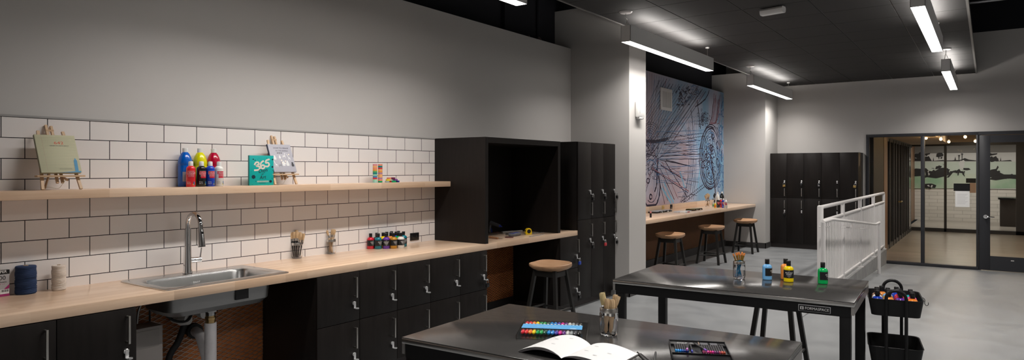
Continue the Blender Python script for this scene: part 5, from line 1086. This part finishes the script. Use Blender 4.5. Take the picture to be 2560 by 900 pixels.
for row, yy, s_ in (('front', yF, -1), ('back', yR, 1)):
    for i in range(16):
        x = L_*(i+.0)/15*1.0+ (.0 if row == 'front' else .0); t = thing('marker_pen', f'{MC[i]} marker, {PL[i]} of the {row} row in the clear tray', 'marker', pk.matrix_basis @ Vector((0,0,0)) if False else (Rz(ang) @ Vector((x, yy, .0115))+pk.location), ang, 'markers in the clear tray')
        m = clr('marker '+MC[i], MV[i], .15, .5); f = MB(); R_ = Matrix.Rotation(PI/2 if s_ < 0 else -PI/2, 4, 'X')
        f.lathe([(.0,.026),(.004,.025),(.0075,.018),(.0092,.004),(.0094,-.016),(.0085,-.018),(0,-.018)], m, R_, 14); f.build('marker_cap', t)
        f = MB(); f.lathe([(.0062,-.0185),(.0062,-.030),(0,-.030)], white_p, R_, 12); f.build('marker_barrel', t)
# pencil tin
A_, B_ = onT(1672, 856), onT(1812, 862.5); ax = B_-A_; ang = math.atan2(ax.y, ax.x); L_ = ax.length
tn = thing('pencil_case', 'black open case of coloured pens at the bottom edge of the near table', 'pencil case', A_, ang); iA = Rz(-ang)
lo = lambda px, py, z=TZ: iA @ (onT(px, py, z)-tn.location)
D = -.30
f = MB(); f.box((0,D,.0), (L_,0,.004), black_p, .001); f.box((0,-.004,.004), (L_,0,.014), black_p, .001); f.box((0,D,.004), (.004,-.004,.013), black_p, .001); f.box((L_-.004,D,.004), (L_,-.004,.013), black_p, .001); f.box((.004,-.062,.004),(L_-.004,-.004,.010), black_p, .001); f.box((.004,-.20,.004),(L_-.004,-.195,.010), black_p); f.build('case_tray', tn)
f = MB(); RX_ = Matrix.Rotation(-PI/2, 4, 'X'); f.text('CASTLE', .016, mat('plate letters', (.5,.5,.5), .5), T(.068,-.036,.0106)@RX_, sx=1.2) if False else f.text('COLOUR', .014, txt_w, T(.068,-.036,.0106)@RX_, sx=1.2)
f.box((.125,-.055,.0102), (.129,-.012,.0106), mat('gold foil', (.6,.42,.3), .3, .8)); f.box((.133,-.055,.0102), (.165,-.02,.0106), mat('tray print', (.10,.10,.11), .4)); f.box((.175,-.055,.0102), (.205,-.02,.0106), mat('tray print', (.10,.10,.11), .4)); f.build('case_print', tn)
tips = [('azure',(.02,.3,.7)),('sky blue',(.05,.35,.8)),('bright blue',(.02,.25,.75)),('mid blue',(.03,.14,.5)),('navy blue',(.02,.06,.35)),('deep blue',(.02,.08,.45)),('lilac pink',(.6,.2,.6)),('indigo',(.08,.09,.5)),None,('violet',(.22,.1,.5)),None,None,('rose pink',(.75,.15,.35)),('pale pink',(.8,.25,.4)),('hot pink',(.75,.06,.35)),('cherry pink',(.6,.03,.15)),('magenta',(.65,.03,.3)),('plum',(.2,.03,.15)),('dull purple',(.12,.03,.12)),('brick pink',(.45,.08,.15)),('salmon',(.6,.12,.08)),('brown red',(.35,.06,.03))]
for i, tc_ in enumerate(tips):
    if not tc_: continue
    x = .022+(L_-.044)*i/21; tilt = .35 if tc_[0] == 'violet' else -.12 if tc_[0] == 'lilac pink' else 0
    t = thing('coloured_pen', f'black pen with {tc_[0]} end in the black case', 'pen', Rz(ang) @ Vector((x, -.070 if not tilt else -.085, .0105+(.0105 if tilt else 0)))+tn.location, ang+tilt, 'pens in the black case')
    L2 = .112
    MB().cyl((0,-.0,0), (0,-L2+.02,0), .0046, mat('pen body', (.035,.033,.036), .35), n=10).build('pen_body', t); MB().cyl((0,-L2+.02,0), (0,-L2,0), .0047, clr('pen '+tc_[0], tc_[1], .3), .004, n=10).build('pen_end', t)
for i, (a, b_, lb) in enumerate([((1594,881),(1640,925),'leftmost black pencil crossing the bottom edge beside the book'),((1602,885),(1655,925),'second black pencil beside the open book'),((1590,896),(1618,930),'black pencil lying closest to the book page'),((1639,881),(1634,925),'upright looking black pencil left of the black case')]):
    p = onT(*a, TZ+.0042); q = onT(*b_, TZ+.0042); d = (q-p).normalized(); t = thing('black_pencil', lb, 'pencil', p, 0, 'loose black pencils on the near table'); MB().cyl((0,0,0), d*.13, .004, mat('pencil black', (.02,.02,.022), .3), n=6).build('pencil_shaft', t, smooth=False); MB().cyl(-d*.004, Vector((0,0,0)), .002, silver_m, .004, n=8).build('pencil_end', t)

# ---------------------------------------------------------------- trolley
TR = Vector((-.535, 5.335, 0)); tra = .15
tl = thing('utility_trolley', 'black metal trolley with arched handles right of the far table', 'trolley', TR, tra)
def tray(zr, zb, w_=.325, d_=.43):
    f = MB(); hw, hd = w_/2, d_/2
    f.loft([rr(-hw+.018,-hd+.018,hw-.018,hd-.018,.04,zb), rr(-hw,-hd,hw,hd,.045,zr), rr(-hw-.004,-hd-.004,hw+.004,hd+.004,.048,zr+.002), rr(-hw-.002,-hd-.002,hw+.002,hd+.002,.047,zr+.004), rr(-hw+.003,-hd+.003,hw-.003,hd-.003,.043,zr), rr(-hw+.021,-hd+.021,hw-.021,hd-.021,.038,zb+.003)], blackm, close=False)
    a = rr(-hw+.021,-hd+.021,hw-.021,hd-.021,.038,zb+.003); f.quad(a, blackm); a = rr(-hw+.018,-hd+.018,hw-.018,hd-.018,.04,zb); f.quad(a, blackm); f.build('tray', tl)
for zr, zb in ((.722,.61),(.40,.29),(.14,.05)): tray(zr, zb)
for s_ in (-1, 1):
    y = s_*.235; pts = [(-.058,y,.045),(-.058,y,.72)]+[(-.058*math.cos(math.radians(a)), y, .735+.055*math.sin(math.radians(a))) for a in range(0,181,15)]+[(.058,y,.72),(.058,y,.045)]
    f = MB(); f.tube(pts, .011, blackm, n=10); f.build('arched_handle', tl)
for sx in (-1, 1):
    for sy in (-1, 1):
        f = MB(); f.cyl((sx*.12-.008, sy*.16, .025), (sx*.12+.008, sy*.16, .025), .024, rubber, n=14); f.cyl((sx*.12, sy*.16, .03), (sx*.12, sy*.16, .052), .007, blackm); f.build('caster', tl)
MB().tube([(.166,-.05,.728),(.178,-.05,.715),(.178,-.05,.688),(.186,-.05,.676),(.197,-.05,.680),(.199,-.05,.697)], .0022, blackm, n=6, sub=4).build('wire_hook', tl)
iT = Rz(tra)
cols = [('blue',-.122,-.165,'blue paint bottle at the front left corner of the trolley'),('bright orange',-.045,-.168,'orange paint bottle behind the front arch of the trolley'),('purple',.035,-.168,'purple paint bottle in the front row of the trolley'),('orange',.115,-.165,'orange paint bottle at the front right of the trolley'),
    ('white',-.122,-.088,'white paint bottle in the second row at the left of the trolley'),('ochre',-.045,-.090,'ochre paint bottle in the middle of the trolley'),('crimson',.035,-.090,'dark red paint bottle in the middle of the trolley'),('pink',.115,-.088,'pink paint bottle at the right of the trolley'),
    ('brown',-.122,-.010,'brown paint bottle at the left side of the trolley'),('sky blue',-.045,-.012,'sky blue paint bottle in the third row of the trolley'),('red',.035,-.012,'bright red paint bottle in the third row of the trolley'),('turquoise',.112,-.010,'turquoise paint bottle at the right side of the trolley'),
    ('bright orange',-.085,.066,'pale orange paint bottle in the back row of the trolley'),('blue',.02,.066,'deep blue paint bottle in the back row of the trolley')]
for c, x, y, lb in cols:
    p = TR+iT@Vector((x*.87, y*.93+.012, .6135)); bottle(p, c, lb, 0, .0325, .156, 'paint bottles in the top tray of the trolley', lay=False)
for i, (x, w_, c) in enumerate([(-.09,.08,(.18,.16,.15)),(.0,.03,(.06,.03,.03)),(.05,.05,(.22,.21,.2)),(.09,.012,(.45,.45,.44)),(.115,.012,(.45,.45,.44))]):
    o = B((-w_/2,-.13,0), (w_/2,.12,.012), mat('tray item %d' % i, c, .5), .002).build('paper_packet', loc=TR+iT@Vector((x-.01,0,.2935)), rot=tra); tag(o, ['grey brown packet at the left of the middle trolley tray','dark narrow packet in the middle trolley tray','pale grey packet in the middle trolley tray','white strip left of the other in the middle trolley tray','rightmost white strip in the middle trolley tray'][i], 'packet', 'packets in the middle trolley tray')

# ---------------------------------------------------------------- bar counter things
def BP(x, y): return P(1600+x/7.5, 480+y/7.5, Z=CT+.0005)
def BQ(x, y): return P(1740+x/6.925, 470+y/6.925, Z=CT+.0005)
pal = mat('clear lid', (.35,.37,.4), .15)
def palette(p0, L_, W_, H_, label, lidm, ang=R90):
    t = thing('paint_palette', label, 'paint set', p0, ang, 'flat paint sets on the bar'); f = MB(); f.box((0,0,0), (L_,W_,H_*.6), black_p, .004); f.build('case_base', t)
    f = MB(); f.box((.006,.006,H_*.6+.0003), (L_-.006,W_-.006,H_), lidm, .004); f.build('case_lid', t)
    f = MB(); n = 4
    for i in range(n): x = L_*(i+.75)/(n+.5); f.box((x-.02,-.007,.006), (x+.02,-.0005,H_*.9), black_p, .002)
    for i in range(2): x = L_*(.35+.36*i); f.box((x-.035,-.0012,.006), (x+.035,-.0004,H_*.45), txt_w)
    f.build('latch', t)
p0 = BP(340,400); palette(Vector((p0.x, 10.02, CT+.0005)), .62, .16, .034, 'longer black paint set with clear lid at the left of the bar', pal)
p0 = BQ(0,398); palette(Vector((-4.06, 11.02, CT+.0005)), .40, .16, .030, 'black paint set with yellowish lid in the middle of the bar', mat('amber lid', (.25,.19,.06), .2), R90)
bx2 = thing('paint_tube_box', 'white and red box of paint tubes between the two black sets', 'box', (-3.97, 10.37, CT+.0005), R90)
B((0,0,0), (.26,.10,.026), white_p, .002).build('box_body', bx2); f = MB(); f.box((.08,-.001,.004), (.19,-.0003,.02), mat('maroon print', (.3,.03,.06), .5)); f.box((.01,-.001,.006), (.05,-.0003,.018), mat('sky blue print', (.2,.4,.6), .5)); f.build('box_print', bx2)
B((0,.12,0), (.24,.20,.02), mat('frosted white', (.6,.6,.62), .3), .002).build('box_tray', bx2)
lp = BP(200,478); ls = thing('small_paint_bottle', 'tiny black bottle with pink top at the near end of the bar', 'bottle', (lp.x, lp.y, CT+.0005)); MB().lathe([(.015,0),(.015,.062),(0,.062)], black_p).build('bottle_body', ls); MB().lathe([(.013,.0625),(.013,.092),(0,.092)], mat('pink cap', (.5,.2,.2), .3)).build('bottle_cap', ls)
j5 = BQ(218,322); j5 = Vector((j5.x-.02, j5.y+.0, CT+.0005)); jar(j5, 'glass jar with bushy bristle brushes at the far end of the bar', .044, .13)
for k, (d0, d1, h_) in enumerate([(.018,-.05,.215),(.008,-.022,.24),(-.004,.008,.25),(-.016,.038,.232)]): brush(Vector((j5.x,j5.y,CT+.012))+vr*d0+fwd*(.012*(k-1.5)), Vector((j5.x,j5.y,CT+h_))+vr*d1+fwd*(.012*(k-1.5)), .034, ['brush leaning left in the bar jar','second pale brush in the bar jar','tallest pale brush in the bar jar','right leaning pale brush in the bar jar'][k], pale_h, group=None, hr=.006, th=.018, bl=.07, fl=.025)
j6 = BQ(290,318); j6 = P(1785.5, 400, X=-4.36); j6.z = CT+.0005; jar(j6, 'glass jar of black brushes behind the small bottles on the bar', .043, .13)
for k, (d0, d1, h_) in enumerate([(.012,-.008,.21),(-.004,.012,.235),(-.013,.03,.22)]): brush(Vector((j6.x,j6.y,CT+.012))+vr*d0+fwd*(.014*(k-1)), Vector((j6.x,j6.y,CT+h_))+vr*d1+fwd*(.014*(k-1)), .03, ['left black bristled brush in the farther bar jar','middle black bristled brush in the farther bar jar','right black bristled brush in the farther bar jar'][k], blackh, br_m=bristle_k, hr=.006, th=.016, bl=.06, fl=.02)
def glue(p, r, h, c, label, cap=(.7,.65,.1)):
    t = thing('glue_bottle', label, 'bottle', p, 0, 'small bottles in front of the brush jars on the bar'); MB().lathe([(r,0),(r,h*.7),(r*.6,h*.78),(r*.4,h*.8)], clr('glue '+label[:6], c, .3), n=18).build('bottle_body', t); MB().lathe([(r*.42,h*.801),(r*.42,h),(0,h)], clr('gluecap '+label[:6], cap, .3), n=14).build('bottle_cap', t)
    q = r+.0006; f = MB(); f.lathe([(q,h*.15),(q,h*.45)], clr('gluelabel '+label[:6], (.8,.15,.02) if 'yellow' in label else (.15,.4,.15), .4), n=18); f.build('bottle_label', t)
p = BQ(300,333); glue(Vector((p.x,p.y,CT+.0005)), .018, .115, (.6,.62,.5), 'pale small bottle with green label on the bar', (.7,.7,.66)); p = BQ(332,345); glue(Vector((p.x,p.y,CT+.0005)), .018, .108, (.8,.6,.02), 'bright yellow small bottle on the bar', (.8,.8,.76))
for (x, y), c, lb in (((366,318),'white','tall white paint bottle at the far end of the bar'),((440,316),'black','tall black paint bottle at the far end of the bar')):
    p = BQ(x, y); p = P(1793.5 if c == 'white' else 1804.5, 400, X=-4.22); p.z = CT+.0005; t = thing('tempera_paint_bottle', lb, 'paint bottle', p, 0, 'large bottles on the bar'); r, h = .044, .27; m = ink_m(c)
    MB().lathe([(r*.9,0),(r,.01),(r,h*.52),(r*.95,h*.56),(r,h*.6),(r*.85,h*.72),(r*.45,h*.86),(r*.34,h*.885)], m, n=24).build('bottle_body', t); MB().lathe([(r*.4,h*.886),(r*.4,h),(0,h)], capw, n=18).build('bottle_cap', t)
    if c == 'black': MB().ribbon([Vector((p_[0], -r*.93, p_[1])) for p_ in ((-.005,.15),(.002,.17),(.010,.19),(.005,.197),(-.002,.18))], .004, txt_w, (0,-1,0)).build('bottle_print', t)
for x, y, c, lb in ((383,337,'black','small black craft bottle on the bar'),(430,335,'scarlet','small red craft bottle on the bar'),(474,341,'blue','small blue craft bottle on the bar'),(513,350,'white','small white craft bottle on the bar')):
    p = BQ(x, y); craft(p.y, p.x, c, lb, z=CT+.0005, sc=1.0, da=.1)
# services in the black void above the wall
cp = thing('sprinkler_pipe', 'dark pipe with a small valve in the black void above the long wall', 'pipe', (W-.235, P(1345, 88, X=W-.23).y, ZT+.001))
f = MB(); f.cyl((0,0,0), (0,0,1.2), .018, black_paint, n=10); f.build('riser', cp); f = MB(); f.cyl((.02,0,.06), (.03,.0,.06), .05, mat('dull valve', (.08,.06,.06), .4, .5), n=16); f.tube([(.02,0,.06),(.02,-.25,.05)], .01, mat('dull valve', (.08,.06,.06), .4, .5), n=8); f.cyl((.02,-.25,.03),(.02,-.25,.09), .02, mat('dull valve', (.08,.06,.06), .4, .5), n=8); f.build('valve', cp)
tag(B((W-.249, P(1256, 60, X=W-.24).y, ZT+.001), (W-.205, P(1256, 60, X=W-.24).y+.05, 4.89), black_paint).build('cable_riser', smooth=False), 'dark vertical conduit above the long grey wall', 'conduit')
p = P(2430, 6, Y=13.9); tag(MB().cyl((p.x-.05, 13.9, p.z), (4.5, 13.9, p.z+.0), .03, mat('galvanised pipe', (.4,.4,.42), .3, .9), n=12).build('conduit_pipe'), 'thin shiny pipe in the black void at the upper right', 'pipe')
